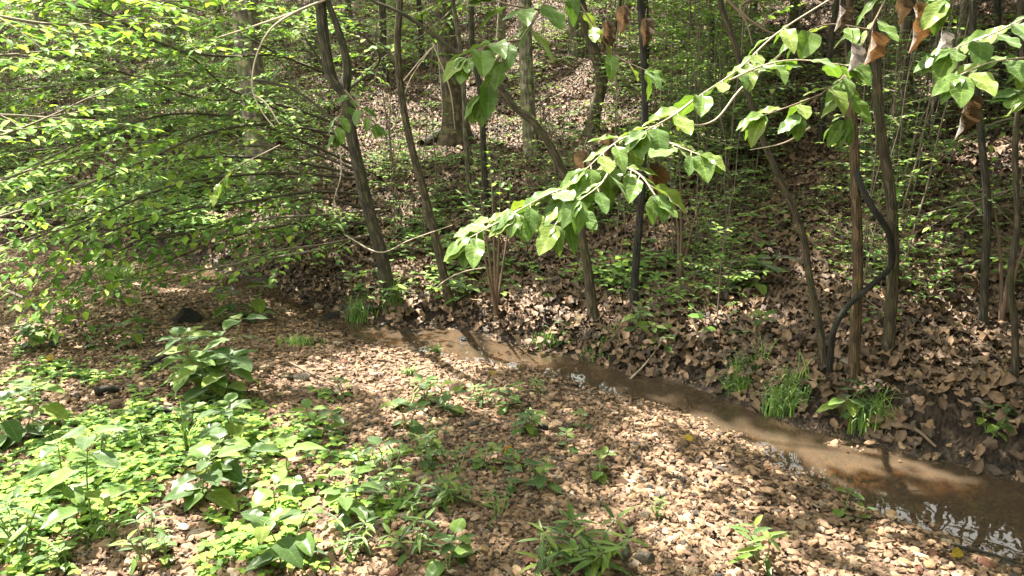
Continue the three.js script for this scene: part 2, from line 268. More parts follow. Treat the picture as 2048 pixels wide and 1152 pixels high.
{
  const r = RNG(5), variants = [...Array(4)].map(() => {
    const mb = new MB();
    for (let k = 0; k < 44; k++) { const a = r() * 6.28, d = Math.sqrt(r()) * 0.18, s = 0.0045 + 0.0155 * Math.pow(r(), 2); mb.add(r.pick(stoneRaw), yawUp(V(Math.cos(a) * d, s * r.r(0.0, 0.35), Math.sin(a) * d), up, r() * 6.28, V(s * r.r(0.8, 1.9), s * r.r(0.7, 1.1), s * r.r(0.8, 1.2)), r.n() * 0.6), stoneTint(r)); }
    for (let k = 0; k < 10; k++) { const a = r() * 6.28, d = Math.sqrt(r()) * 0.18, s = r.r(0.012, 0.034); mb.add(r.pick(deadLeaf), yawUp(V(Math.cos(a) * d, 0.012, Math.sin(a) * d), up, r() * 6.28, s, r.n() * 0.5), litterTint(r)); }
    return mb.geo();
  });
  const mats = variants.map(() => []), cols = variants.map(() => []);
  for (let k = 0; k < 16000; k++) {
    const [x, z] = near(r), [y, n, f] = land(x, z); if (n > 0.12 && f < 0 && r() < 0.985) continue; if (f > -0.02) continue; const p = V(x, y, z); if (!inView(p, 250)) continue;
    if (r() < smoothstep(-z, 3, 9) * 0.45) continue; if (nz(x * 1.3 + 4, z * 1.3, 3) < -0.22 && r() < 0.6) continue;
    const v = Math.floor(r() * 4); mats[v].push(yawUp(p, slopeN(x, z), r() * 6.28, r.r(0.8, 1.2) * (1 + 0.5 * nz(x * 0.8, z * 0.8, 9)))); const b = r.r(0.85, 1.12); cols[v].push(lin(b, b * r.r(0.97, 1.02), b * r.r(0.93, 1.03)));
  }
  variants.forEach((g, v) => instances(['gravel', 'gravel', 'gravel', 'gravel'][v], g, M.pebble, mats[v], cols[v], ground.gravel_bar));
  // the stones that show largest, each on its own
  const tints = [...Array(7)].map((_, k) => std('stone ' + k, { color: lin(...[[0.45, 0.30, 0.16], [0.36, 0.23, 0.13], [0.42, 0.35, 0.26], [0.52, 0.40, 0.27], [0.26, 0.16, 0.095], [0.25, 0.11, 0.06], [0.12, 0.10, 0.085]][k]), map: soilTex, bumpMap: grainTex, bumpScale: 0.004, roughness: 0.82 }));
  for (let k = 0, tries = 0; k < 300 && tries < 9000; tries++) {
    const px = r.r(-20, 2060), py = r.r(640, 1160), p = G(px, py), [, n] = land(p.x, p.z); if (n > -0.03) continue;
    const s = lerp(0.014, 0.034, Math.pow(r(), 2)), m = shadowed(new THREE.Mesh(r.pick(stoneG), tints[Math.min(6, Math.floor(Math.pow(r(), 1.25) * 7))])); m.name = 'stone';
    yawUp(p.setY(p.y + s * 0.2), slopeN(p.x, p.z), r() * 6.28, V(s * r.r(0.9, 1.35), s, s), r.n() * 0.35).decompose(m.position, m.quaternion, m.scale); ground.gravel_bar.add(m); k++;
  }
}

// ---------------------------------------------------------------- leaf litter
{
  const r = RNG(9), variants = [...Array(4)].map(() => {
    const mb = new MB();
    for (let k = 0; k < 46; k++) { const a = r() * 6.28, d = Math.sqrt(r()) * 0.3, s = 0.03 + 0.055 * Math.pow(r(), 1.3); mb.add(r.pick(deadLeaf), yawUp(V(Math.cos(a) * d, r.r(0.003, 0.024), Math.sin(a) * d), up, r() * 6.28, s, r.n() * 0.38), litterTint(r)); }
    return mb.geo();
  }), mats = variants.map(() => []), cols = variants.map(() => []);
  for (let k = 0; k < 60000; k++) {
    const x = r.r(-17, 15), z = r.r(-26, -1.6), [y, , f] = land(x, z); if (f < 0.04 || (f < 0.35 && r() < 0.3)) continue; const p = V(x, y, z); if (!inView(p, 200)) continue;
    const d = -z; if (r() > 0.28 + 3.2 / d) continue;
    const v = Math.floor(r() * 4), b = r.r(0.75, 1.15); mats[v].push(yawUp(p, slopeN(x, z), r() * 6.28, r.r(0.8, 1.25))); cols[v].push(lin(b, b, b));
  }
  variants.forEach((g, v) => instances('leaf_litter', g, M.litter, mats[v], cols[v], ground.hillside));
  console.log('litter', mats.map((m) => m.length).join());
  const tints = [[0.16, 0.10, 0.054], [0.105, 0.066, 0.037], [0.2, 0.13, 0.076], [0.075, 0.05, 0.032], [0.2, 0.14, 0.055]].map((c, k) => std('fallen leaf ' + k, { color: lin(...c), map: veinTex, roughness: 0.75, side: DS }));
  for (let k = 0, t = 0; k < 300 && t < 20000; t++) {
    const p = G(r.r(380, 2060), r.r(480, 990)), [, , f] = land(p.x, p.z); if (f < 0.2) continue;
    const m = shadowed(new THREE.Mesh(r.pick(deadLeafG), r.pick(tints))); m.name = 'fallen_leaf'; yawUp(p.setY(p.y + 0.03), slopeN(p.x, p.z), r() * 6.28, r.r(0.05, 0.085), r.n() * 0.35).decompose(m.position, m.quaternion, m.scale); ground.hillside.add(m); k++;
  }
}

// ---------------------------------------------------------------- foliage builders
const GREENS = [[0.13, 0.25, 0.026], [0.185, 0.32, 0.032], [0.088, 0.185, 0.024], [0.25, 0.37, 0.036], [0.11, 0.225, 0.034]];
const green = (r, bias = 0) => { const c = r.pick(GREENS), b = r.r(0.75, 1.25) * (1 + bias); return [c[0] * b * r.r(0.9, 1.15), c[1] * b, c[2] * b]; };
const TW = [0.12, 0.092, 0.065];
function twig(W, L, p, dir, n, len, o) { // a leafy twig lying in the plane across n, leaves alternate
  const { r, leaf = 0.07, step = 0.045, droop = 0.05, level = 1, rad = 0.004, bias = 0, wood = TW, bare = 0, jit = 0.1 } = o, k = Math.max(3, Math.round(len / step)), pts = [p.clone()], d = dir.clone().normalize(), q = p.clone();
  for (let a = 0; a < k; a++) {
    d.addScaledVector(up, -droop * step * 4).add(V(r.n(), r.n() * 0.5, r.n()).multiplyScalar(jit)).normalize(); q.addScaledVector(d, step); pts.push(q.clone());
    if (a / k < bare) continue;
    const s = a % 2 ? 1 : -1, side = d.clone().cross(n).normalize().multiplyScalar(s), ld = d.clone().multiplyScalar(r.r(0.35, 0.8)).addScaledVector(side, 1).addScaledVector(up, r.r(-0.35, 0.15)), ln = n.clone().add(V(r.n(), r.n() * 0.3, r.n()).multiplyScalar(0.55));
    const sz = leaf * r.r(0.55, 1.2) * (a > k - 3 ? 0.75 : 1);
    if (r() < 0.93) L.add(r.pick(smallLeaf), frame(q, ld, ln, V(sz, sz, sz * r.r(0.8, 1.15))), green(r, bias));
    if (level > 0 && a > 1 && a % 3 === 0 && a < k - 2) twig(W, L, q, d.clone().multiplyScalar(0.8).addScaledVector(side, 1), n.clone().add(V(r.n(), 0, r.n()).multiplyScalar(0.25)).normalize(), len * r.r(0.3, 0.6) * (1 - 0.5 * a / k), { ...o, level: level - 1, rad: rad * 0.6, bare: 0 });
  }
  const ld = d.clone(); L.add(smallLeaf[0], frame(q, ld, n, leaf * 0.9), green(r, bias));
  W.tube(pts, (t) => rad * (1 - 0.7 * t), 3, wood);
}
const curve = (pts, n) => new THREE.CatmullRomCurve3(pts, false, 'centripetal').getPoints(n);
function limb(W, pts, r0, r1, c, sides = 5) { const q = curve(pts, pts.length * 6); W.tube(q, (t) => lerp(r0, r1, t), sides, c); return q; }
function spraysAlong(W, L, q, o) { // twigs in two ranks along a limb
  const { r, every = 4, from = 0.15, len = 0.5, tilt = 0.25 } = o;
  for (let k = Math.floor(q.length * from), s = 1; k < q.length - 1; k += every, s = -s) {
    const d = q[k + 1].clone().sub(q[k]).normalize(), n = V(r.n() * tilt, 1, r.n() * tilt).normalize(), side = d.clone().cross(n).normalize().multiplyScalar(s);
    twig(W, L, q[k], d.multiplyScalar(0.9).addScaledVector(side, r.r(0.6, 1.2)).addScaledVector(up, r.r(-0.25, 0.1)), n, len * r.r(0.55, 1.2), { ...o, r });
  }
  const d = q[q.length - 1].clone().sub(q[q.length - 3]); twig(W, L, q[q.length - 1], d, V(r.n() * tilt, 1, r.n() * tilt).normalize(), len, { ...o, r });
}
const PZ = (px, py, z) => { const d = ray(px, py), t = z / d.z; return V(d.x * t, 1.6 + d.y * t, z); };

// ---------------------------------------------------------------- trees
const crowns = [];                                            // where each tree's crown spreads
function trunkPath(base, pts, top, r) {
  const z = base.z, path = [base.clone().add(V(0, -0.12, 0)), ...pts.map(([px, py, dz = 0]) => PZ(px, py, z + dz))], e = path[path.length - 1], d = e.clone().sub(path[path.length - 2]).normalize().lerp(up, 0.5);
  for (let y = e.y + 0.8, q = e.clone(); y < top; y += 0.8) { q = q.clone().add(V(d.x * 0.8 + r.n() * 0.12, 0.8, d.z * 0.8 + r.n() * 0.12)); d.lerp(up, 0.35); path.push(q); }
  return path;
}
function tree(name, label, [bx, by], width, mat, pts, o = {}) {
  const r = RNG(bx * 31 + by), base = G(bx, by), rad = (width / 2) * depthOf(base) / FL, { top = base.y + r.r(7, 9), group, flare = 0.5, fork, end = 0.4, crown = true } = o;
  const t = thing(name, label, 'tree', base, group), W = new MB(), path = trunkPath(base, pts, top, r), q = curve(path, path.length * 5);
  const ph = r() * 6; W.tube(q, (s, a) => rad * (1 - (1 - end) * s) * (1 + flare * (1 + 0.5 * Math.sin(a * 3 + ph)) * Math.exp(-Math.max(0, q[Math.round(s * (q.length - 1))].y - base.y) / (rad * 1.6)) + 0.05 * Math.sin(a * 2 + s * 9)), 10);
  const tr = W.build('trunk', mat, t);
  for (const f of fork ?? []) { const B = new MB(); limb(B, f.map(([px, py, dz = 0]) => PZ(px, py, base.z + dz)), rad * 0.7, rad * 0.3, [1, 1, 1], 7); B.build('limb', mat, t); }
  if (crown) for (let k = 0; k < 5; k++) { const B = new MB(), s = q[Math.floor(q.length * (0.72 + 0.05 * k))], a = k * 2.4 + ph; limb(B, [s, s.clone().add(V(Math.cos(a) * 0.6, 0.5, Math.sin(a) * 0.6)), s.clone().add(V(Math.cos(a) * 1.6, 0.9, Math.sin(a) * 1.6))], rad * 0.35, rad * 0.1, [1, 1, 1], 5); B.build('limb', mat, t); }
  if (crown) crowns.push({ t, x: q[q.length - 1].x, z: q[q.length - 1].z, mats: [], cols: [] });
  t.userData.path = undefined; delete t.userData.path;
  return { t, q, rad, base };
}
const T1 = tree('leaning_tree', 'slender dark tree leaning left over the stream bend with long leafy limbs', [778, 592], 27, BK.dark, [[765, 520], [740, 430], [718, 340], [702, 265], [690, 190], [664, 155], [648, 80], [640, 0]], { end: 0.5, fork: [[[690, 190], [694, 130], [680, 70], [655, 0], [640, -60]]] });
tree('thin_tree', 'thin brown trunk just right of the leaning tree, rising from the stream bank', [905, 612], 18, BK.brown, [[885, 540], [852, 400], [822, 290], [803, 190], [795, 90], [800, 0]], { end: 0.3 });
tree('large_tree', 'thick grey-brown trunk on the left, half hidden behind drooping leaves', [528, 372], 58, BK.grey, [[520, 300], [508, 200], [496, 90], [490, 0]], { flare: 0.35, end: 0.6 });
tree('large_tree', 'thick brown trunk with dark mossy roots in the sunlit middle of the hillside', [912, 285], 46, BK.brown, [[908, 230], [896, 110], [888, 0]], { flare: 0.7, end: 0.6 });
tree('large_tree', 'pale straight trunk right of the brown rooted tree on the sunlit slope', [1066, 312], 30, BK.pale, [[1058, 240], [1052, 120], [1050, 0]], { flare: 0.5, end: 0.6 });
tree('leaning_tree', 'crooked tree forking in two above the sunlit slope, leaning right then left', [1182, 278], 26, BK.brown, [[1190, 225], [1203, 160], [1186, 95], [1170, 40], [1160, 0]], { end: 0.4, fork: [[[1203, 160], [1214, 110], [1228, 60], [1240, 0]]] });
tree('large_tree', 'brown trunk highest on the slope at the top centre', [1156, 108], 30, BK.grey, [[1152, 50], [1150, 0]], { flare: 0.4, end: 0.6 });
tree('thin_tree', 'straight black stem at the top right of the crooked forked tree', [1290, 236], 14, BK.black, [[1290, 160], [1293, 80], [1290, 0]], { end: 0.4 });
tree('thin_tree', 'thin dark stem standing between the brown and pale trunks', [975, 420], 13, BK.dark, [[968, 330], [962, 200], [945, 90], [942, 0]], { end: 0.4 });
tree('thin_tree', 'thin pale-barked twin of the dark stem left of the pale trunk', [944, 420], 11, BK.grey, [[935, 330], [930, 250], [924, 120], [905, 0]], { end: 0.4, crown: false });
tree('leaning_tree', 'mossy slim trunk leaning left on the bank below the near leafy branch', [1190, 645], 21, BK.brown, [[1178, 560], [1165, 480], [1155, 420], [1120, 330], [1072, 250], [1030, 215], [980, 150], [900, 95], [810, 30], [740, 0]], { end: 0.25, top: 2, crown: false });
tree('thin_tree', 'black slim trunk on the bank right of the mossy leaning one', [1268, 618], 16, BK.black, [[1272, 520], [1280, 430], [1286, 330], [1290, 200], [1284, 60], [1280, 0]], { end: 0.4 });
tree('tall_sapling', 'rusty orange-brown trunk beside the twisted vine', [1708, 765], 21, BK.rust, [[1712, 640], [1716, 520], [1712, 400], [1706, 250], [1700, 120], [1695, 0]], { end: 0.5, flare: 0.3 });
tree('tall_sapling', 'dark brown trunk behind the twisted vine, right of the rusty trunk', [1776, 722], 22, BK.brown, [[1783, 600], [1787, 500], [1780, 380], [1760, 250], [1752, 120], [1745, 0]], { end: 0.5, flare: 0.45 });
tree('thin_tree', 'spindly olive sapling leaning left beside the rusty trunk', [1655, 735], 15, BK.brown, [[1640, 660], [1618, 550], [1606, 470], [1570, 380], [1530, 290], [1500, 200], [1470, 90], [1440, 0]], { end: 0.35 });
tree('thin_tree', 'thin dark stem near the right edge of the slope', [1972, 650], 15, BK.dark, [[1970, 540], [1975, 420], [1965, 300], [1950, 150], [1945, 0]], { end: 0.4 });
tree('thin_tree', 'bent stem at the far right edge above the dark bank', [2036, 760], 13, BK.brown, [[2030, 660], [2020, 560], [2035, 450], [2030, 300], [2045, 120], [2040, 0]], { end: 0.4 });
{ // trunks further up the slope
  const G1 = 'far trunks high on the hillside', list = [[1830, 330, 26, 'pale brown trunk up the slope behind the dark trunk with the vine', BK.brown], [1868, 300, 15, 'narrow dark trunk high on the right slope near the brown hanging leaf', BK.dark], [1640, 300, 13, 'narrow stem up the slope left of the rusty trunk', BK.dark], [1415, 300, 11, 'thin straight stem behind the near branch on the right slope', BK.dark], [1350, 60, 18, 'grey trunk at the top edge right of the black stem', BK.grey], [768, 165, 16, 'thin dark trunk at the top left of the brown rooted tree', BK.dark], [845, 140, 12, 'slim stem behind the thin brown trunk at the top', BK.dark], [620, 130, 22, 'shaded trunk at the top behind the leaning tree', BK.grey], [340, 150, 24, 'shaded trunk among leaves at the top left', BK.grey], [200, 190, 20, 'dim trunk behind the leafy sprays at the far left', BK.dark], [90, 130, 26, 'dim trunk at the left edge behind bright leaves', BK.grey], [430, 90, 16, 'slim trunk between the leafy limbs at the top left', BK.dark], [1500, 120, 15, 'slim dark trunk at the top behind the right-hand twigs', BK.dark], [1590, 60, 20, 'brown trunk at the top edge right of the twigs', BK.brown], [1920, 150, 22, 'grey trunk at the top right behind the pale leaves', BK.grey], [2010, 200, 14, 'thin trunk in the top right corner', BK.dark], [1000, 90, 18, 'thin grey trunk at the top between brown and pale trees', BK.grey], [700, 60, 14, 'thin trunk at the top edge beside the forked leaning tree', BK.dark]];
  for (const [x, y, w, label, mat] of list) { const r = RNG(x), k = r.r(-20, 20); tree('hillside_tree', label, [x, y], w, mat, [[x + k * 0.4, y - 80], [x + k, y - 180]], { flare: 0.3, end: 0.5, group: G1 }); }
}
// trees just outside the frame on the right, whose shade falls on the bank
for (const [x, z, label] of [[4.6, -2.6, 'tree standing just outside the right edge by the stream'], [6.2, -5.2, 'tree standing up the bank beyond the right edge'], [4.2, 0.4, 'tree standing beside the stream behind the viewer on the right'], [2.4, 3.2, 'tree standing behind the viewer near the gravel bar'], [-1.8, 5.6, 'tree behind the viewer on the far side of the gravel bar'], [-5.8, 4.6, 'tree behind the viewer on the left of the gravel bar'], [6.6, 4.6, 'tree furthest behind the viewer on the right']]) {
  const r = RNG(Math.round(x * 10)), b = V(x, H(x, z), z), t = thing('streamside_tree', label, 'tree', b), W = new MB(), q = curve([b.clone().add(V(0, -0.15, 0)), V(x + 0.1, b.y + 2, z), V(x - 0.1, b.y + 5, z + 0.2), V(x + 0.1, b.y + 9, z)], 30);
  W.tube(q, (s) => 0.14 * (1 - 0.6 * s) * (1 + 0.5 * Math.exp(-s * 14)), 10); W.build('trunk', BK.brown, t); crowns.push({ t, x, z, mats: [], cols: [] });
}
// limbs of the leaning tree with flat leafy sprays
{
  const r = RNG(77), W = new MB(), L = new MB(), c = [0.075, 0.058, 0.042];
  const limbs = [
    [[664, 155, 6.5], [560, 110, 6.0], [480, 65, 5.6], [330, 0, 5.0], [200, -70, 4.6]],
    [[690, 268, 6.5], [590, 215, 6.1], [470, 180, 5.6], [375, 115, 5.1], [280, 70, 4.7], [140, 40, 4.4]],
    [[560, 112, 6.0], [450, 112, 5.5], [330, 85, 5.1], [200, 35, 4.7], [60, 10, 4.4]],
    [[702, 300, 6.5], [600, 242, 6.2], [520, 200, 5.9], [400, 190, 5.5], [300, 170, 5.2], [160, 122, 4.8], [40, 112, 4.5]],
    [[715, 335, 6.5], [600, 285, 6.0], [480, 240, 5.6], [340, 235, 5.2], [200, 270, 4.8], [60, 330, 4.5]],
    [[690, 268, 6.5], [540, 250, 5.7], [420, 270, 5.2], [300, 320, 4.8], [150, 380, 4.5]],
    [[722, 360, 6.4], [600, 345, 5.9], [470, 350, 5.4], [330, 380, 5.0], [180, 440, 4.7], [60, 480, 4.6]],
    [[735, 420, 6.4], [640, 400, 6.0], [540, 410, 5.6], [400, 450, 5.2], [250, 500, 4.9], [160, 560, 4.8]],
    [[728, 390, 6.4], [620, 380, 5.9], [500, 395, 5.4], [360, 420, 5.0], [220, 460, 4.7], [90, 520, 4.6]],
    [[742, 450, 6.4], [650, 440, 6.1], [560, 455, 5.8], [450, 480, 5.5], [330, 520, 5.2]],
    [[720, 350, 6.5], [590, 320, 6.1], [450, 310, 5.8], [300, 330, 5.5], [120, 380, 5.2], [-40, 420, 5.0]],
    [[715, 335, 6.5], [600, 300, 6.4], [430, 290, 6.3], [260, 290, 6.2], [60, 300, 6.0]],
    [[702, 265, 6.5], [580, 180, 6.5], [440, 150, 6.4], [280, 150, 6.3], [100, 170, 6.1], [-60, 190, 6]],
    [[664, 155, 6.5], [600, 60, 6.2], [520, 10, 5.9], [430, -40, 5.6]],
    [[690, 190, 6.5], [760, 120, 6.2], [700, 60, 5.8], [620, 30, 5.5]],
  ];
  for (const l of limbs) { const q = limb(W, l.map(([x, y, d]) => P(x, y + 14 * r.n(), d)), 0.013, 0.004, c); spraysAlong(W, L, q, { r, every: 2, from: 0.16, len: 0.55, leaf: 0.086, level: 1, droop: 0.16, tilt: 0.4, jit: 0.14 }); }
  W.build('branch', M.wood, T1.t); L.build('foliage', M.foliage, T1.t, 'stuff');
}
// a beech-like bough coming in from the left, nearer and brighter
function bough(name, label, list, o) {
  const base = P(...list[0][0]), t = thing(name, label, 'branch', base, o.group), W = new MB(), L = new MB(), r = RNG(o.seed);
  for (const l of list) { const q = limb(W, l.map((a) => P(...a)), o.r0 ?? 0.012, 0.003, o.wood ?? [0.13, 0.105, 0.075], 5); spraysAlong(W, L, q, { r, every: 2, from: 0.08, len: 0.42, leaf: 0.07, level: 1, droop: 0.1, ...o }); }
  W.build('branch', M.wood, t); L.build('foliage', M.foliage, t, 'stuff'); return t;
}
bough('leafy_bough', 'bright leafy bough reaching in from the top left corner', [[[-250, -40, 3.4], [-60, 20, 3.3], [120, 50, 3.4], [260, 40, 3.6]], [[-250, 60, 3.4], [-40, 110, 3.4], [120, 100, 3.6]], [[-200, -120, 3.2], [20, -60, 3.2], [200, -20, 3.4], [360, 10, 3.7]]], { seed: 21, bias: 0.25, leaf: 0.07 });
bough('leafy_bough', 'pale-leaved bough with sunlit leaves in the middle of the left edge', [[[-260, 330, 3.6], [-60, 290, 3.6], [60, 250, 3.7], [210, 180, 4.0]], [[-200, 240, 3.8], [0, 230, 3.8], [160, 240, 4.0]], [[-240, 420, 3.8], [-50, 380, 3.8], [90, 330, 3.9], [230, 300, 4.2]]], { seed: 22, bias: 0.25, leaf: 0.075 });
bough('leafy_bough', 'shaded low bough trailing over the gravel at the left edge', [[[-260, 480, 4.6], [-60, 450, 4.7], [120, 400, 5.0], [260, 390, 5.3]], [[-200, 560, 4.8], [-20, 500, 4.9], [130, 450, 5.2], [300, 430, 5.6]]], { seed: 23, leaf: 0.075 });
bough('leafy_bough', 'drooping leafy bough hanging over the upstream bend of the stream', [[[760, 420, 6.0], [640, 430, 5.6], [520, 440, 5.3], [400, 480, 5.0]], [[740, 470, 5.8], [640, 490, 5.4], [560, 500, 5.2], [440, 530, 5.0]], [[640, 500, 5.3], [520, 520, 5.0], [400, 540, 4.8], [250, 560, 4.6]]], { seed: 24, leaf: 0.075, len: 0.3 });
bough('leafy_bough', 'feathery green bough across the top centre above the thin brown trunk', [[[1000, -60, 7.0], [880, 10, 7.0], [760, 40, 6.8], [640, 30, 6.5]], [[960, -40, 8.0], [860, 60, 8.0], [760, 120, 7.8], [680, 190, 7.6]]], { seed: 25, leaf: 0.075, len: 0.5 });
bough('leafy_bough', 'small-leaved bough hanging in front of the right slope near the right edge', [[[2300, 300, 4.2], [2150, 340, 4.2], [2020, 380, 4.3], [1880, 420, 4.5]], [[2300, 180, 4.6], [2120, 220, 4.6], [1980, 250, 4.7], [1860, 330, 4.9]], [[2280, 500, 4.2], [2120, 520, 4.2], [1990, 500, 4.3]]], { seed: 26, leaf: 0.06, bias: -0.15, len: 0.38 });

// ---------------------------------------------------------------- the canopy above the picture
const flecks = [[1400, 1060, .28], [1500, 1120, .25], [1330, 985, .18], [1300, 930, .12], [1600, 1140, .2], [1260, 900, .1], [840, 720, .25], [930, 765, .15], [760, 765, .2], [700, 720, .18], [640, 660, .2], [590, 650, .16], [120, 900, .45], [250, 960, .5], [420, 900, .4], [560, 960, .3], [100, 1060, .5], [300, 1090, .45], [580, 1080, .35], [850, 820, .2], [720, 740, .3], [1720, 945, .16], [1790, 975, .16], [1380, 842, .14], [1330, 832, .12], [1020, 718, .14], [1090, 725, .1], [1060, 640, .18], [1000, 630, .12], [850, 646, .2], [500, 450, .4], [560, 440, .3], [640, 425, .3], [770, 270, .65], [830, 260, .6], [870, 300, .45], [760, 215, .55], [1000, 250, .6], [1020, 280, .5], [1100, 60, .8], [1170, 170, .6], [1130, 225, .6], [1240, 240, .5], [1000, 130, .6], [700, 330, .3], [1960, 650, .25], [1820, 500, .2], [1990, 330, .35], [1440, 445, .15], [1300, 470, .15], [370, 215, .4], [1080, 20, .6], [920, 200, .4], [1420, 280, .3], [1900, 180, .4]].map(([x, y, s]) => [G(x, y), s]);
for (const [x, y, d, s] of [[1250, 330, 1.9, .3], [1080, 430, 1.8, .28], [1400, 200, 2.1, .25], [1540, 110, 2.2, .25], [1950, 120, 1.9, .25], [1830, 80, 2, .1], [80, 60, 3.4, .5], [60, 220, 3.7, .45], [150, 300, 3.9, .2], [250, 60, 3.6, .25], [650, 20, 6, .4], [480, 100, 6, .3], [200, 400, 5, .2]]) flecks.push([P(x, y, d), s]);
const glints = [[1935, 1062, .3], [1900, 1072, .2], [1975, 1085, .3], [1955, 1098, .2], [1545, 912, .2], [1850, 1045, .15], [2020, 1100, .3], [1995, 1070, .2]].map(([x, y, s]) => { const q = onWater([x, y]), d = q.clone().sub(camera.position).normalize(); d.y *= -1; return [q, d, s]; });
const inGlint = (p, pad = 0.44) => glints.some(([q, d, s]) => { const e = p.clone().sub(q), a = e.dot(d); return a > 0 && e.addScaledVector(d, -a).length() < s * 0.5 + pad + 0.01 * a; });   // gaps through which the sky shows in the water
const inFleck = (p, pad) => flecks.some(([q, s]) => { const d = p.clone().sub(q), a = d.dot(SUN); return a > 0 && d.addScaledVector(SUN, -a).length() < s + pad; });
{
  const r = RNG(303), variants = [...Array(3)].map(() => { const mb = new MB(); for (let k = 0; k < 30; k++) { const q = V(r.n(), r.n() * 0.6, r.n()).multiplyScalar(0.38), s = r.r(0.11, 0.17); mb.add(r.pick(smallLeaf), frame(q, V(r.n(), r.n() * 0.4 - 0.2, r.n()), V(r.n() * 0.6, 1, r.n() * 0.6), V(s, s, s * 1.15)), green(r)); } return mb.geo(); });
  let n = 0;
  for (let k = 0; k < 36000; k++) {
    const back = k % 8 === 7, low = k % 4 === 3, x = back ? r.r(-9, 9) : low ? r.r(1.6, 8) : r.r(-15, 13), z = back ? r.r(3.2, 8) : low ? r.r(-7, 5) : r.r(-26, -1), [y, a, f] = land(x, z), edge = x > 2.2 ? -4 : x > 0.8 ? -1.3 : x < 0 && z < -4 ? -3.5 : -0.6; if (f < (low ? -30 : edge) || (low && !back && x < 2.6 && z < 1.2)) continue;
    const h = low ? r.r(0.7, 7.5) : r.r(4.2, 10), p = V(x, y + h, z); if (inView(p, 160)) continue;
    const dense = x > 0.8 && z > -12; if (nz(x * 0.5, z * 0.5, h * 0.4) < (dense ? -0.35 : -0.16)) continue; if (r() > (dense ? 1 : -z > 14 ? 0.3 : 0.72)) continue;
    if (inFleck(p, 0.12) || inGlint(p)) continue;
    let best = crowns[0], bd = 1e9; for (const c of crowns) { const d = (c.x - x) ** 2 + (c.z - z) ** 2; if (d < bd) { bd = d; best = c; } }
    best.mats.push(yawUp(p.sub(best.t.position), up, r() * 6.28, r.r(0.8, 1.2), r.n() * 0.4)); n++;
  }
  crowns.forEach((c, k) => { if (c.mats.length) instances('crown', variants[k % 3], M.canopy, c.mats, null, c.t); });
  console.log('canopy clumps', n);
}

// where a plant stands, told by the things one can find next to it
const MARKS = [[90, 130, 'the dim trunk at the left edge'], [200, 250, 'the leafy sprays at the far left'], [340, 150, 'the shaded trunk at the top left'], [528, 330, 'the thick left trunk'], [640, 130, 'the forks of the leaning tree'], [740, 430, 'the leaning tree'], [840, 350, 'the thin brown trunk'], [905, 200, 'the brown rooted tree'], [965, 420, 'the thin dark stem'], [1060, 220, 'the pale straight trunk'], [1156, 80, 'the highest centre trunk'], [1190, 230, 'the crooked forked tree'], [1170, 520, 'the mossy leaning trunk'], [1275, 500, 'the black slim trunk'], [1290, 150, 'the straight black stem'], [1350, 60, 'the grey trunk at the top edge'], [1365, 450, 'the slim twiggy shrub'], [1415, 250, 'the thin straight stem'], [1500, 100, 'the slim dark trunk at the top'], [1500, 580, 'the broad-leaved slope plant'], [1485, 730, 'the long grass at the bend'], [1620, 550, 'the spindly olive sapling'], [1640, 280, 'the narrow stem'], [1710, 450, 'the rusty trunk'], [1710, 760, 'the foot of the rusty trunk'], [1780, 500, 'the twisted vine'], [1776, 720, 'the foot of the dark brown trunk'], [1830, 280, 'the pale brown far trunk'], [1920, 130, 'the grey trunk at the top right'], [1970, 500, 'the dark right-edge stem'], [2030, 650, 'the bent right-edge stem'], [1980, 860, 'the pale plant on the dark bank']];
const taken = new Set();
MARKS.push([376, 640, 'the black stump'], [440, 740, 'the bushy mid-gravel herb'], [60, 850, 'the shiny herb at the left edge'], [180, 960, 'the tallest lower-left herb'], [400, 960, 'the wide glossy herb'], [450, 860, 'the fresh green herb'], [575, 930, 'the ribbed-leaf herb'], [560, 1020, 'the yellow-green rosette'], [742, 985, 'the flat grey rock'], [916, 775, 'the brown wedge rock'], [1116, 855, 'the brown boulder'], [1022, 917, 'the orange leaf'], [1085, 970, 'the fresh central herb'], [895, 1120, 'the large bottom herb'], [820, 1090, 'the spreading lance-leaved herb'], [1270, 1120, 'the two bottom boulders'], [290, 1100, 'the bottom left lance-leaved herb'], [570, 1110, 'the bottom leafy herb'], [765, 930, 'the two-leaved dark herb'], [320, 830, 'the short black stick'], [215, 788, 'the dark rotten stick'], [650, 860, 'the small herb on the gravel']);
function placed(look, px, py) {
  let best = MARKS[0], bd = 1e9; for (const m of MARKS) { const d = Math.hypot(m[0] - px, (m[1] - py) * 1.2); if (d < bd) { bd = d; best = m; } }
  const dx = px - best[0], dy = py - best[1], rel = Math.abs(dx) > Math.abs(dy) ? (Math.abs(dx) < 45 ? 'close ' : Math.abs(dx) > 130 ? 'far ' : '') + (dx < 0 ? 'left of' : 'right of') : (Math.abs(dy) < 40 ? 'close ' : '') + (dy < 0 ? 'above' : 'below');
  let label = look + ' ' + rel + ' ' + best[2];
  if (taken.has(label)) { let b2 = MARKS[0], d2 = 1e9; for (const m of MARKS) { const d = Math.hypot(m[0] - px, (m[1] - py) * 1.2); if (d < d2 && m !== best) { d2 = d; b2 = m; } } const l2 = look + ' between ' + best[2] + ' and ' + b2[2]; if (!taken.has(l2) && l2.split(' ').length < 17) label = l2; }
  taken.add(label); return label;
}

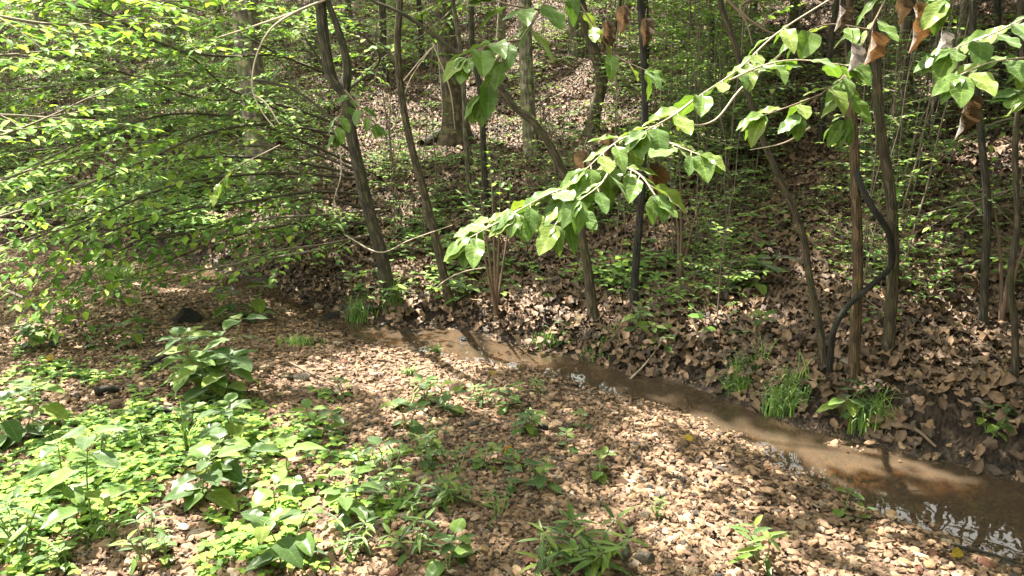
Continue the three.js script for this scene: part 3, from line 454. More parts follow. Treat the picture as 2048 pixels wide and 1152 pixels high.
// ---------------------------------------------------------------- understory saplings and shrubs on the hillside
function saplingParts(seed, h, n, len, leaf, o = {}) {
  const r = RNG(seed), W = new MB(), L = new MB(), pts = [V(0, -0.08, 0)]; let q = V(0, 0, 0); const lean = V(r.n() * 0.3, 1, r.n() * 0.3);
  for (let k = 0; k < 8; k++) { pts.push(q.clone()); q = q.clone().addScaledVector(lean, h / 8).add(V(r.n(), 0, r.n()).multiplyScalar(h * 0.02)); }
  const c = curve(pts, 30); W.tube(c, (t) => (o.rad ?? 0.012) * (1 - 0.75 * t), 5, o.wood ?? TW);
  for (let k = 0; k < n; k++) {
    const t = lerp(o.from ?? 0.25, 0.98, k / n), p = c[Math.floor(t * 29)], a = k * 2.4 + r() * 0.6, nn = V(r.n() * 0.3, 1, r.n() * 0.3).normalize();
    twig(W, L, p, V(Math.cos(a), r.r(0.05, 0.5), Math.sin(a)), nn, len * r.r(0.6, 1.2) * (1.1 - 0.5 * t), { r, leaf, level: o.level ?? 1, droop: 0.09, rad: 0.004, bias: o.bias ?? 0, step: leaf * 0.62 });
  }
  return [W.geo(), L.geo()];
}
const VAR = {
  sapling: [saplingParts(1, 2.2, 13, 0.7, 0.075), saplingParts(2, 1.7, 11, 0.6, 0.07, { bias: 0.15 }), saplingParts(3, 2.8, 15, 0.8, 0.08), saplingParts(4, 1.3, 9, 0.5, 0.07)],
  shrub: [saplingParts(11, 0.7, 9, 0.38, 0.065, { rad: 0.006, from: 0.1 }), saplingParts(12, 0.5, 8, 0.32, 0.06, { rad: 0.005, from: 0.1, bias: 0.1 }), saplingParts(13, 0.9, 11, 0.4, 0.07, { rad: 0.007, from: 0.15 })],
  whip: [saplingParts(31, 2.4, 9, 0.4, 0.06, { rad: 0.008, from: 0.3, level: 0 }), saplingParts(32, 1.8, 8, 0.4, 0.065, { rad: 0.007, from: 0.35, level: 1 }), saplingParts(33, 3, 10, 0.5, 0.06, { rad: 0.01, from: 0.25, level: 0 })],
  seedling: [saplingParts(21, 0.22, 6, 0.13, 0.055, { rad: 0.003, from: 0.4, level: 0 }), saplingParts(22, 0.16, 5, 0.12, 0.06, { rad: 0.003, from: 0.4, level: 0, bias: 0.2 }), saplingParts(23, 0.3, 7, 0.16, 0.055, { rad: 0.003, from: 0.3, level: 0 })],
};
function plantCopy(kind, v, p, s, yaw, label, group, name) {
  const [w, l] = VAR[kind][v], t = thing(name ?? 'understory_' + kind, label, kind === 'sapling' || kind === 'whip' ? 'sapling' : kind === 'shrub' ? 'shrub' : 'plant', p, group);
  part('stem', w, M.wood, t); part('foliage', l, M.foliage, t, 'stuff'); t.rotation.y = yaw; t.scale.setScalar(s); return t;
}
{
  const r = RNG(515), zones = [
    // x0, x1, y0, y1, count, kind, scale, look, group
    [-150, 660, 60, 330, 80, 'sapling', [0.7, 1.2], 'leafy green sapling', 'saplings filling the top left'],
    [640, 1340, 30, 230, 64, 'sapling', [0.45, 0.95], 'slender leafy sapling', 'saplings along the top centre'],
    [1340, 2150, 60, 400, 110, 'sapling', [0.5, 1.1], 'leafy sapling', 'saplings filling the top right'],
    [-100, 480, 300, 420, 12, 'sapling', [0.5, 0.8], 'shaded sapling', 'saplings on the shaded left slope'],
    [1880, 2120, 300, 560, 12, 'sapling', [0.5, 0.8], 'small-leaved sapling', 'saplings by the right edge'],
    [600, 1340, 120, 560, 46, 'whip', [0.5, 0.95], 'thin twiggy sapling', 'thin saplings on the middle slope'],
    [1340, 2100, 200, 640, 56, 'whip', [0.45, 0.9], 'spindly twiggy sapling', 'thin saplings on the right slope'],
    [-50, 600, 150, 470, 40, 'shrub', [0.8, 1.3], 'low leafy shrub', 'shrubs on the left slope'],
    [560, 1340, 60, 420, 60, 'shrub', [0.6, 1.1], 'compact green shrub', 'shrubs on the middle slope'],
    [1340, 2100, 150, 440, 70, 'shrub', [0.7, 1.2], 'low green shrub', 'shrubs on the upper right slope'],
    [1380, 2080, 400, 620, 46, 'shrub', [0.45, 0.8], 'small leafy shrub', 'shrubs on the lower right slope'],
    [640, 1340, 200, 560, 40, 'seedling', [0.8, 1.4], 'tiny green seedling in the leaf litter', 'seedlings on the middle slope'],
    [1300, 2060, 430, 830, 46, 'seedling', [0.8, 1.4], 'tiny seedling in the leaf litter', 'seedlings on the right slope'],
  ];
  for (const [x0, x1, y0, y1, n, kind, [s0, s1], look, group] of zones) for (let k = 0, t = 0; k < n && t < n * 6; t++) {
    const px = r.r(x0, x1), py = r.r(y0, y1), p = G(px, py), [, , f] = land(p.x, p.z); if (f < 0.3 || (kind !== 'seedling' && kind !== 'whip' && inFleck(p.clone().add(V(0, kind === 'sapling' ? 1.1 : 0.4, 0)), kind === 'sapling' ? 0.3 : 0.1))) continue; const sc = r.r(s0, s1), tall = { sapling: 2.6, whip: 2.6, shrub: 0.9, seedling: 0.3 }[kind] * sc; let blocks = false; for (let h = 0.2; h < tall; h += 0.3) blocks ||= inGlint(p.clone().add(V(0, h, 0)), kind === 'sapling' ? 0.4 : 0.25); if (blocks) continue; const k3 = (sc - s0) / (s1 - s0), label = placed((k3 < 0.33 ? 'small ' : k3 > 0.67 ? 'big ' : '') + look.replace(/^(small|tiny) /, ''), px, py);
    plantCopy(kind, Math.floor(r() * VAR[kind].length), p, sc, r() * 6.28, label, group); k++;
  }
  // carpets of little leaves nobody could count
  const mk = (n, rad, sz, hh) => { const mb = new MB(); for (let k = 0; k < n; k++) { const a = r() * 6.28, d = Math.sqrt(r()) * rad, s = sz * r.r(0.7, 1.3), y = hh * r.r(0.3, 1), q = V(Math.cos(a) * d, y, Math.sin(a) * d); for (let j = 0; j < 3; j++) { const b = a + j * 2.1; mb.add(r.pick(smallLeaf), frame(q, V(Math.cos(b), r.r(-0.2, 0.25), Math.sin(b)), V(r.n() * 0.3, 1, r.n() * 0.3), V(s, s, s * 1.5)), green(r, 0.1)); } mb.tube([V(q.x * 0.8, -0.01, q.z * 0.8), q], () => 0.0015, 3, [0.12, 0.16, 0.05]); } return mb.geo(); };
  const cover = mk(13, 0.14, 0.026, 0.05), under = mk(14, 0.22, 0.05, 0.16), mc = [], mu = [], cc = [], cu = [];
  for (let k = 0; k < 6000; k++) {
    const px = r.r(-60, 1400), py = r.r(700, 1160), w = clamp(1.25 - Math.hypot((px - 130) / 620, (py - 960) / 230), 0, 1) + 0.10 * smoothstep(py, 850, 1000) * (px < 950 ? 1 : 0.25) + clamp(0.7 - Math.hypot((px - 1120) / 180, (py - 1120) / 60), 0, 0.6) + clamp(0.5 - Math.hypot((px - 620) / 250, (py - 690) / 25), 0, 0.5), p = G(px, py);
    if (r() > w * (0.55 + 1.3 * nz(p.x * 2.2, p.z * 2.2)) * Math.min(1, depthOf(p) / 4) * (px > 560 ? 0.15 : 0.28)) continue; if (land(p.x, p.z)[1] > -0.1) continue;
    mc.push(yawUp(p, up, r() * 6.28, r.r(0.7, 1.2))); const b = r.r(0.8, 1.2); cc.push(lin(b, b, b));
  }
  for (let k = 0; k < 26000; k++) {
    const px = r.r(-100, 2150), py = r.r(10, 820), p = G(px, py), [, , f] = land(p.x, p.z); if (f < 0.15 || inFleck(p.clone().add(V(0, 0.1, 0)), 0)) continue;
    const w = px > 1320 ? 0.30 * smoothstep(py, 850, 560) * (py < 560 ? 1.2 : 0.6) : px < 560 ? 0.38 : 0.06; if (r() > w * (0.6 + 2.2 * nz(p.x * 0.9, p.z * 0.9, 2))) continue;
    mu.push(yawUp(p, up, r() * 6.28, r.r(0.6, 1.2))); const b = r.r(0.75, 1.15); cu.push(lin(b, b, b));
  }
  instances('ground_cover', cover, M.foliage, mc, cc, null, 'low carpet of small round green leaves on the near gravel', 'stuff', 'ground cover');
  instances('woodland_undergrowth', under, M.foliage, mu, cu, null, 'scattered low green undergrowth over the leafy hillside', 'stuff', 'undergrowth');
  console.log('cover', mc.length, 'under', mu.length);
}

// ---------------------------------------------------------------- herbs with leaves one can pick apart
const HERBLEAF = [0, 1, 2, 3].map((k) => leafGeo(8, 2, [0.62, 0.7, 0.56, 0.66][k], { fold: [0.28, 0.18, 0.35, 0.1][k], arch: [0.18, 0.28, 0.1, 0.34][k], wave: 0.08, seed: k * 5, shape: heart, tooth: 0.03 }));
const LANCELEAF = [0, 1, 2].map((k) => leafGeo(6, 1, [0.2, 0.24, 0.17][k], { fold: 0.3, arch: [0.2, 0.35, 0.1][k], shape: lance, seed: k }));
const BIGLEAF = [0, 1, 2, 3, 4].map((k) => leafGeo(10, 3, [0.54, 0.46, 0.6, 0.5, 0.56][k], { fold: [0.25, 0.12, 0.45, 0.2, 0.08][k], arch: [0.1, 0.26, 0.16, 0.4, 0.04][k], wave: 0.16, seed: k * 4, twist: [0, 0.3, -0.3, 0.15, -0.1][k] }));
const DRYLEAF = [0, 1, 2].map((k) => leafGeo(9, 2, 0.5, { fold: [1.6, 1.1, 2.0][k], arch: [0.25, -0.2, 0.1][k], wave: 0.55, seed: k * 9 + 2, twist: [0.9, -0.7, 0.4][k] }));
function leafMesh(geo, mat, m, parent, name = 'leaf') { const o = shadowed(new THREE.Mesh(geo, mat)); o.name = name; m.decompose(o.position, o.quaternion, o.scale); parent.add(o); return o; }
const stemM = std('green stem', { color: lin(0.13, 0.17, 0.05), roughness: 0.8 }), brownStem = std('brown twig', { color: lin(0.15, 0.105, 0.07), roughness: 0.9 }), paleStem = std('pale twig', { color: lin(0.34, 0.28, 0.20), roughness: 0.9 });
function stemMesh(pts, r0, r1, mat, parent, name = 'stem') { const W = new MB(), q = curve(pts, pts.length * 4); W.tube(q, (t) => lerp(r0, r1, t), 6); q.mesh = part(name, W.geo(), mat, parent); return q; }
// a stem that carries leaves: its stalks belong to it, the leaves are its children
function stalk(pts, r0, r1, mat, parent, name = 'stem') { const W = new MB(), q = curve(pts, pts.length * 4); W.tube(q, (t) => lerp(r0, r1, t), 6); q.mesh = shadowed(new THREE.Mesh(new THREE.BufferGeometry(), mat)); q.mesh.name = name; parent.add(q.mesh); q.add = (p) => W.tube(p, () => 0.0013, 4); q.done = () => { q.mesh.geometry = W.geo(); }; return q; }
// opposite-leaved herb; px height of the plant in the photo sets its size
function herb(px, py, hpx, leafpx, pairs, label, o = {}) {
  const r = RNG(px * 7 + py), b = G(px, py), d = depthOf(b) / FL, h = hpx * d * 1.05, lf = leafpx * d, t = thing(o.name ?? 'broadleaf_herb', label, o.category ?? 'plant', b, o.group), mats = o.mats ?? LEAFM, geos = o.lance ? LANCELEAF : HERBLEAF;
  const stems = o.stems ?? 1;
  for (let s = 0; s < stems; s++) {
    const a0 = r() * 6.28, sp = stems > 1 ? r.r(0.25, 0.55) * (o.spread ?? 1) : 0.12, hh = h * (s ? r.r(0.6, 1) : 1), end = V(Math.cos(a0) * sp * hh, hh, Math.sin(a0) * sp * hh), q = stalk([V(Math.cos(a0) * 0.01, -0.02, Math.sin(a0) * 0.01), end.clone().multiplyScalar(0.5).add(V(r.n() * 0.02, 0.04 * hh, r.n() * 0.02)), end], 0.0035, 0.0018, o.stem ?? stemM, t);
    for (let k = 0; k < pairs; k++) {
      const tt = lerp(o.low ?? 0.35, 1, pairs > 1 ? k / (pairs - 1) : 1), p = q[Math.round(tt * (q.length - 1))], top = k === pairs - 1, a = a0 + k * 1.57 + r.n() * 0.3, n = top ? 3 + Math.floor(r() * 2) : o.lance ? 1 : 2;
      for (let j = 0; j < n; j++) {
        const b2 = a + j * 6.283 / n + r.n() * 0.3, sz = lf * (top ? r.r(0.55, 0.85) : r.r(0.8, 1.1)), dir = V(Math.cos(b2), top ? r.r(0.0, 0.5) : r.r(-0.35, 0.2), Math.sin(b2));
        const pet = dir.clone().normalize().multiplyScalar(sz * (o.lance ? 0.02 : 0.22));
        leafMesh(r.pick(geos), r.pick(mats), frame(p.clone().add(pet), dir, V(r.n() * 0.25, 1, r.n() * 0.25), sz), q.mesh);
        if (!o.lance) q.add([p, p.clone().addScaledVector(pet, 0.5).add(V(0, 0.003, 0)), p.clone().addScaledVector(pet, 1.15)]);
      }
    }
    q.done();
  }
  return t;
}
const G_H = 'broadleaf herbs on the near gravel';
herb(440, 800, 150, 62, 4, 'bushy broadleaf herb standing mid-gravel below the black stump', { stems: 5, spread: 1.3 });
herb(385, 770, 90, 55, 3, 'smaller herb at the left foot of the bushy mid-gravel herb', { stems: 2 });
herb(485, 650, 75, 40, 3, 'leafy herb in shade just right of the black stump', { stems: 4, spread: 1.5 });
herb(283, 695, 75, 34, 4, 'narrow upright herb left of the black stump', { stems: 2 });
herb(90, 695, 50, 40, 3, 'low shaded herb on the gravel near the left edge', { stems: 3, spread: 1.4 });
herb(190, 700, 40, 30, 2, 'sparse small herb between the two shaded herbs on the left', { stems: 2, group: G_H });
herb(60, 890, 100, 62, 3, 'shiny herb among ground cover at the left edge', { stems: 2 });
herb(180, 1060, 190, 78, 5, 'tallest broad-leaved herb at the lower left', { low: 0.25 });
herb(130, 1000, 120, 66, 3, 'glossy herb just left of the tallest herb', {  });
herb(400, 1010, 110, 70, 3, 'wide glossy herb in the middle of the ground cover', { stems: 3, spread: 1.3 });
herb(450, 900, 90, 55, 3, 'fresh green herb behind the wide glossy herb', { stems: 2 });
herb(575, 970, 75, 75, 2, 'herb with two large ribbed leaves right of the ground cover', {  });
herb(560, 1040, 70, 62, 2, 'yellow-green rosette herb in front of the ribbed-leaf herb', { mats: [LEAFM[3], LEAFM[1]] });
herb(570, 1135, 110, 70, 3, 'leafy herb at the bottom edge left of centre', { stems: 2 });
herb(650, 875, 60, 48, 2, 'small herb on the gravel above the ribbed-leaf herb', { stems: 2 });
herb(720, 1040, 85, 60, 3, 'dark-leaved herb beside the flat grey rock', { stems: 2 });
herb(765, 938, 45, 50, 2, 'dark green two-leaved herb above the flat grey rock', {  });
herb(895, 1140, 60, 66, 2, 'large-leaved herb at the bottom edge near the centre', { stems: 2 });
herb(1085, 985, 55, 36, 3, 'fresh small herb in the centre of the sunny gravel', {  });
herb(1130, 898, 35, 30, 2, 'little herb below the brown boulder', {});
herb(1060, 865, 40, 32, 3, 'little herb left of the brown boulder', { stems: 2 });
herb(1160, 858, 30, 25, 2, 'tiny herb right of the brown boulder', {});
herb(1020, 935, 35, 28, 2, 'herb carrying the orange leaf in mid gravel', { stems: 2 });
herb(1010, 820, 45, 26, 3, 'sprig on the gravel behind the orange leaf', { stems: 2 });
herb(690, 795, 35, 26, 2, 'bright sprig right of the bushy mid-gravel herb', { stems: 2, group: G_H });
herb(1690, 1030, 45, 34, 2, 'bright herb at the water edge on the right', {  });
herb(1725, 1045, 30, 28, 2, 'second small herb at the water edge on the right', {});
herb(1520, 1125, 75, 70, 3, 'yellow-green lance-leaved herb in the sunny gravel at bottom right', { lance: true, stems: 3 });
herb(1680, 830, 60, 46, 3, 'broad-leaved herb overhanging the dark bank beside the rusty trunk', { stems: 3, spread: 1.5 });
herb(1500, 680, 45, 40, 2, 'four-leaved herb on the lower right slope', { stems: 2 });
herb(1270, 665, 55, 32, 3, 'herb on the bank at the foot of the black slim trunk', { stems: 2 });
herb(1330, 690, 35, 36, 2, 'spreading herb on the bank right of the black slim trunk', { stems: 3, spread: 2 });
herb(1120, 690, 40, 26, 2, 'herb on the bank edge left of the mossy leaning trunk', { stems: 2 });
herb(1080, 600, 40, 28, 2, 'bright yellow-green sprig on the bank above the sunlit leaves', { mats: [LEAFM[3]] });
herb(925, 605, 40, 30, 3, 'green sprig by the foot of the thin brown trunk', { stems: 2 });
herb(1510, 580, 60, 50, 3, 'broad-leaved plant in the middle of the right slope', { stems: 3, spread: 1.4 });
herb(1980, 870, 60, 26, 4, 'pale green plant on the dark bank at the right edge', { stems: 3 });
herb(1180, 1140, 90, 72, 4, 'lush lance-leaved clump at the bottom edge right of centre', { lance: true, stems: 8, spread: 1.6, name: 'lanceleaf_herb' });
herb(1090, 1145, 70, 62, 3, 'lance-leaved clump at the bottom edge in the centre', { lance: true, stems: 6, spread: 1.6, name: 'lanceleaf_herb' });
herb(810, 1020, 60, 50, 3, 'feathery lance-leaved herb below the flat grey rock', { lance: true, stems: 4, spread: 1.4, name: 'lanceleaf_herb' });
herb(880, 1010, 50, 44, 3, 'feathery lance-leaved herb right of the flat grey rock', { lance: true, stems: 5, spread: 1.4, name: 'lanceleaf_herb' });
herb(820, 1110, 75, 62, 3, 'spreading lance-leaved herb at the bottom left of centre', { lance: true, stems: 5, spread: 1.5, name: 'lanceleaf_herb' });
herb(700, 1110, 60, 55, 3, 'thin lance-leaved herb at the bottom between two broad herbs', { lance: true, stems: 4, spread: 1.5, name: 'lanceleaf_herb' });
herb(960, 810, 40, 36, 3, 'grassy sprig among the gravel near the brown rock', { lance: true, stems: 5, name: 'lanceleaf_herb' });
herb(1310, 1040, 35, 30, 2, 'faint sprig at the edge of the sunny gravel patch', { lance: true, stems: 4, name: 'lanceleaf_herb' });
herb(290, 1120, 80, 55, 3, 'lance-leaved herb at the bottom left', { lance: true, stems: 6, spread: 1.4, name: 'lanceleaf_herb' });
herb(40, 1110, 120, 70, 4, 'lance-leaved herb in the bottom left corner', { lance: true, stems: 6, spread: 1.2, name: 'lanceleaf_herb' });
{
  const r = RNG(88), spots = []; for (let k = 0; k < 26; k++) spots.push([r.r(20, 1000), r.r(800, 1150)]); for (let k = 0; k < 14; k++) spots.push([r.r(780, 1250), r.r(790, 1010)]);
  for (const [x, y] of spots) { const lance_ = r() < 0.4; herb(Math.round(x), Math.round(y), r.r(25, 55), r.r(24, 42), 2, placed(lance_ ? 'small narrow-leaved sprig' : 'small round-leaved sprig', x, y), { lance: lance_, stems: lance_ ? 4 : 2, spread: 1.4, group: lance_ ? 'narrow-leaved sprigs on the gravel' : 'round-leaved sprigs on the gravel', name: lance_ ? 'narrow_sprig' : 'round_sprig' }); }
}

// ---------------------------------------------------------------- near overhanging branches with large leaves
function nearBranch(name, label, stems, o) {
  const base = P(...stems[0][0]), t = thing(name, label, 'branch', base), r = RNG(o.seed), off = (p) => p.sub(base);
  for (const l of stems) {
    const q = stalk(l.map((a) => off(P(...a))), o.r0 ?? 0.0032, 0.0014, o.stem ?? paleStem, t, 'twig');
    const from = l.leaves ?? o.from ?? 0.1; let len = 0; const tot = q.reduce((s, p, k) => s + (k ? p.distanceTo(q[k - 1]) : 0), 0); let next = tot * from, side = 1;
    for (let k = 1; k < q.length; k++) {
      len += q[k].distanceTo(q[k - 1]); if (len < next) continue; next = len + o.step * r.r(0.7, 1.3);
      const d = q[k].clone().sub(q[k - 1]).normalize(), s = d.clone().cross(up).normalize().multiplyScalar(side); side = -side;
      const n = 1 + (r() < (o.pairs ?? 0.4) ? 1 : 0);
      for (let j = 0; j < n; j++) { const dir = d.clone().multiplyScalar(r.r(0.3, 0.9)).addScaledVector(s, (j ? -1 : 1) * r.r(0.6, 1.1)).addScaledVector(up, r.r(-0.75, 0.05)), sz = o.leaf * r.r(0.7, 1.2), pet = dir.clone().normalize().multiplyScalar(0.014); leafMesh(r.pick(BIGLEAF), r.pick(o.mats), frame(q[k].clone().add(pet), dir, V(r.n() * 0.5, 1, r.n() * 0.5 + (o.face ?? 0.15)), V(sz, sz, sz * r.r(0.8, 1.15))), q.mesh); q.add([q[k], q[k].clone().addScaledVector(pet, 0.6), q[k].clone().addScaledVector(pet, 1.1)]); }
    }
    const e = q[q.length - 1], d = e.clone().sub(q[q.length - 3]); for (let j = 0; j < 3; j++) leafMesh(r.pick(BIGLEAF), r.pick(o.mats), frame(e, d.clone().normalize().add(V((j - 1) * 0.6, -0.3, r.n() * 0.4)), V(r.n() * 0.4, 1, 0.3), o.leaf * r.r(0.75, 1)), q.mesh); q.done();
  }
  for (const [x, y, d, s, m, tilt = 0] of o.dead ?? []) { const p = off(P(x, y, d)); leafMesh(r.pick(DRYLEAF), DEADM[m], frame(p, V(r.n() * 0.35 + tilt, -1, r.n() * 0.3), V(r.n() * 0.5, 0.2, 1), s), t, 'withered_leaf'); stemMesh([p.clone().add(V(r.n() * 0.015, 0.03, 0.0)), p.clone().add(V(0, 0.012, 0)), p.clone().add(V(0, -0.01, 0))], 0.0012, 0.001, brownStem, t, 'petiole'); }
  return t;
}
const NB = [LEAFM[0], LEAFM[1], LEAFM[1], LEAFM[3]];
nearBranch('near_branch', 'long bright leafy branch sweeping down across the centre with withered leaves', [
  [[1760, -60, 2.25], [1650, 5, 2.2], [1550, 70, 2.15], [1475, 140, 2.1], [1390, 198, 2.05], [1300, 265, 2.0], [1225, 325, 1.95], [1150, 370, 1.9], [1060, 410, 1.85], [960, 450, 1.8]],
  [[1300, 270, 2.0], [1350, 290, 1.9], [1400, 310, 1.85]], [[1225, 325, 1.95], [1280, 350, 1.85], [1310, 390, 1.8]], [[1150, 370, 1.9], [1140, 410, 1.8], [1110, 450, 1.75]], [[1225, 325, 1.95], [1200, 370, 1.8], [1160, 400, 1.75]], [[1390, 198, 2.05], [1345, 232, 1.95], [1290, 262, 1.9]], [[1060, 410, 1.85], [1020, 432, 1.78], [940, 475, 1.72]], [[1150, 370, 1.9], [1090, 392, 1.8], [1030, 425, 1.76]], [[1300, 265, 2.0], [1240, 280, 1.9], [1170, 340, 1.85]], [[1460, 160, 2.1], [1530, 130, 2.0], [1590, 120, 2.0], [1690, 130, 2.0]],
], { seed: 61, leaf: 0.09, step: 0.036, mats: NB, pairs: 0.6, from: 0.2, dead: [[1222, 262, 1.95, 0.085, 0], [1170, 298, 1.95, 0.085, 0], [1240, 350, 1.9, 0.07, 0], [1322, 330, 1.95, 0.075, 1], [1300, 325, 1.98, 0.07, 0]] });
nearBranch('near_branch', 'close pale-leaved branch in the top right corner with rust withered leaves', [
  [[2200, -40, 1.9], [2080, 20, 1.9], [1980, 70, 1.85], [1900, 100, 1.85]], [[2200, 90, 1.8], [2090, 110, 1.8], [1980, 125, 1.75], [1920, 150, 1.7]], [[2200, 200, 1.8], [2110, 190, 1.8], [2040, 180, 1.75]], [[1980, -80, 1.8], [1930, -30, 1.75], [1890, 0, 1.75]],
], { seed: 62, leaf: 0.1, step: 0.045, mats: NB, pairs: 0.5, face: 0.5, dead: [[1835, 5, 1.8, 0.12, 1], [1745, 60, 1.9, 0.09, 1, -0.2], [1705, 85, 1.9, 0.075, 2], [1930, 185, 1.7, 0.11, 0], [1800, -20, 1.9, 0.09, 0], [1680, 10, 2.0, 0.07, 0], [1885, 60, 1.9, 0.08, 2]] });
nearBranch('near_branch', 'dark green hanging spray at the top centre in front of the pale trunk', [
  [[1120, -60, 2.7], [1080, 20, 2.6], [1040, 80, 2.5], [1000, 130, 2.5], [960, 190, 2.5]], [[1040, 80, 2.5], [980, 90, 2.45], [930, 115, 2.4]], [[1080, 20, 2.6], [1020, 10, 2.5], [990, 0, 2.5]], [[1120, -60, 2.7], [1180, 40, 2.7], [1230, 110, 2.7], [1290, 140, 2.7]],
], { seed: 63, leaf: 0.12, step: 0.06, mats: NB, pairs: 0.3, stem: brownStem, r0: 0.004, dead: [[1215, 40, 2.7, 0.1, 0], [1250, 10, 2.6, 0.1, 0], [1292, 35, 2.6, 0.1, 0]] });
nearBranch('near_branch', 'leafy twig hanging between the near branch and the rusty trunk', [
  [[1800, -60, 2.6], [1740, 60, 2.5], [1690, 150, 2.45], [1640, 190, 2.4], [1600, 230, 2.4]], [[1740, 60, 2.5], [1650, 50, 2.4], [1600, 70, 2.4]], [[1690, 150, 2.45], [1700, 200, 2.4], [1690, 240, 2.4]], [[1640, 190, 2.4], [1560, 220, 2.3], [1530, 230, 2.3]],
], { seed: 64, leaf: 0.1, step: 0.06, mats: NB, pairs: 0.4, stem: brownStem, r0: 0.004 });
nearBranch('near_branch', 'small leaf cluster hanging in front of the leaning tree trunk', [[[690, 180, 3.6], [720, 215, 3.5], [750, 250, 3.5]], [[700, 190, 3.6], [680, 230, 3.5], [670, 270, 3.5]]], { seed: 65, leaf: 0.08, step: 0.05, mats: [LEAFM[0], LEAFM[1]], pairs: 0.5, stem: brownStem, r0: 0.003 });
nearBranch('near_branch', 'drooping twig tipped with bright leaves left of the leaning tree', [[[560, 290, 4.4], [520, 310, 4.3], [480, 330, 4.2], [440, 365, 4.2], [425, 395, 4.2]]], { seed: 66, leaf: 0.085, step: 0.06, mats: [LEAFM[1], LEAFM[3]], pairs: 0.6, r0: 0.003, from: 0.35 });

// ---------------------------------------------------------------- dead twigs, vine, sticks
const deadTwig = (name, label, lines, mat, r0 = 0.006) => { const base = P(...lines[0][0]), t = thing(name, label, 'twig', base); for (const l of lines) stemMesh(l.map((a) => P(...a).sub(base)), r0, r0 * 0.35, mat, t, 'twig'); return t; };
deadTwig('dead_twig', 'pale bare twig curving down at the upper left of the leaning tree', [[[650, 0, 5.0], [590, 25, 4.9], [540, 60, 4.8], [512, 115, 4.8], [505, 180, 4.8], [525, 225, 4.8], [548, 255, 4.8]], [[508, 190, 4.8], [530, 205, 4.8], [560, 250, 4.8]], [[590, 25, 4.9], [500, 55, 4.8], [420, 80, 4.8]]], paleStem, 0.009);
deadTwig('dead_twig', 'bare grey twigs fanning out beside the thin brown trunk', [[[800, 175, 5.4], [790, 80, 5.3], [795, 20, 5.3]], [[800, 170, 5.4], [850, 110, 5.2], [870, 90, 5.2]], [[795, 240, 5.4], [820, 160, 5.3], [860, 100, 5.2]], [[865, 85, 5.2], [900, 180, 5.3], [910, 260, 5.4]]], paleStem, 0.006);
deadTwig('dead_twig', 'long thin bare twig arching over the stream in front of the thin brown trunk', [[[845, 620, 5.6], [860, 590, 5.5], [900, 555, 5.3], [940, 540, 5.2], [975, 535, 5.2]], [[690, 470, 5.6], [760, 505, 5.4], [820, 480, 5.2], [905, 450, 5.0]]], paleStem, 0.007);
deadTwig('dead_twig', 'bare forked twig reaching left below the long near branch on the right', [[[1560, 110, 2.9], [1480, 180, 2.9], [1430, 240, 2.9], [1390, 250, 2.9], [1340, 232, 2.9]], [[1620, 255, 3.4], [1570, 285, 3.4], [1500, 300, 3.4]]], paleStem, 0.006);
deadTwig('dead_twig', 'slender arching twig at the top right of the crooked tree', [[[1560, -20, 4.0], [1480, 15, 4.0], [1530, 60, 4.0], [1560, 70, 4.0]], [[1445, -10, 4.4], [1490, 40, 4.4], [1505, 90, 4.4]]], brownStem, 0.01);
deadTwig('dead_twig', 'bare grey stick hanging on the left of the leaning tree base', [[[680, 290, 5.8], [682, 350, 5.8], [668, 400, 5.8], [665, 440, 5.8]], [[668, 400, 5.8], [690, 470, 5.8]]], paleStem, 0.007);
{ // the twisted vine
  const z1 = G(1662, 745).z, b = G(1662, 745), t = thing('twisted_vine', 'black twisted vine winding between the rusty and dark brown trunks', 'vine', b);
  stemMesh([b.clone().add(V(0, -0.08, 0)), ...[[1662, 700], [1668, 660], [1690, 618], [1720, 590], [1755, 560], [1780, 535], [1785, 500], [1775, 460], [1745, 415], [1722, 370], [1708, 320], [1698, 250], [1690, 180], [1700, 120], [1690, 40], [1680, -40], [1690, -140]].map(([x, y], k) => PZ(x, y, z1 + 0.12 + 0.06 * Math.sin(k)))].map((p) => p.clone().sub(b)), 0.017, 0.012, BK.black, t, 'stem');
}
function shrubStems(label, px, py, list) { const b = G(px, py), t = thing('multistem_shrub', label, 'shrub', b), W = new MB(), L = new MB(), r = RNG(px); for (const [x, y, dz] of list) { const q = limb(W, [b.clone().add(V(r.n() * 0.05, -0.08, r.n() * 0.05)), PZ(lerp(px, x, 0.4), lerp(py, y, 0.5), b.z + dz * 0.5), PZ(x, y, b.z + dz)], 0.014, 0.006, [0.13, 0.085, 0.055]); spraysAlong(W, L, q, { r, every: 4, from: 0.75, len: 0.3, leaf: 0.06, level: 0 }); } W.build('stem', M.wood, t); L.build('foliage', M.foliage, t, 'stuff'); }
shrubStems('multi-stemmed brown shrub rising from the stream bank in the centre', 992, 655, [[965, 420, 0.1], [985, 400, -0.1], [1000, 430, 0], [960, 470, 0.2], [1015, 470, -0.2]]);
shrubStems('slim twiggy shrub on the right slope below the black trunk', 1365, 560, [[1345, 380, 0], [1360, 350, 0.2], [1400, 400, -0.2]]);
shrubStems('twiggy shrub at the right edge beside the dark stem', 2010, 640, [[1990, 420, 0], [2040, 400, 0.2], [2060, 460, -0.1]]);
function stick(label, px, w, mat = brownStem, lift = 0.02) { const p0 = G(...px[0]), t = thing('fallen_stick', label, 'stick', p0); stemMesh(px.map(([x, y, l = lift]) => G(x, y).add(V(0, l, 0)).sub(p0)), w, w * 0.5, mat, t, 'stick'); return t; }
stick('bent dead branch lying on the gravel at the left edge', [[-30, 570], [5, 582], [30, 592], [48, 600]], 0.018, paleStem);
stick('thin stick lying on the gravel in the middle distance', [[575, 738, 0.05], [620, 752], [672, 772]], 0.008);
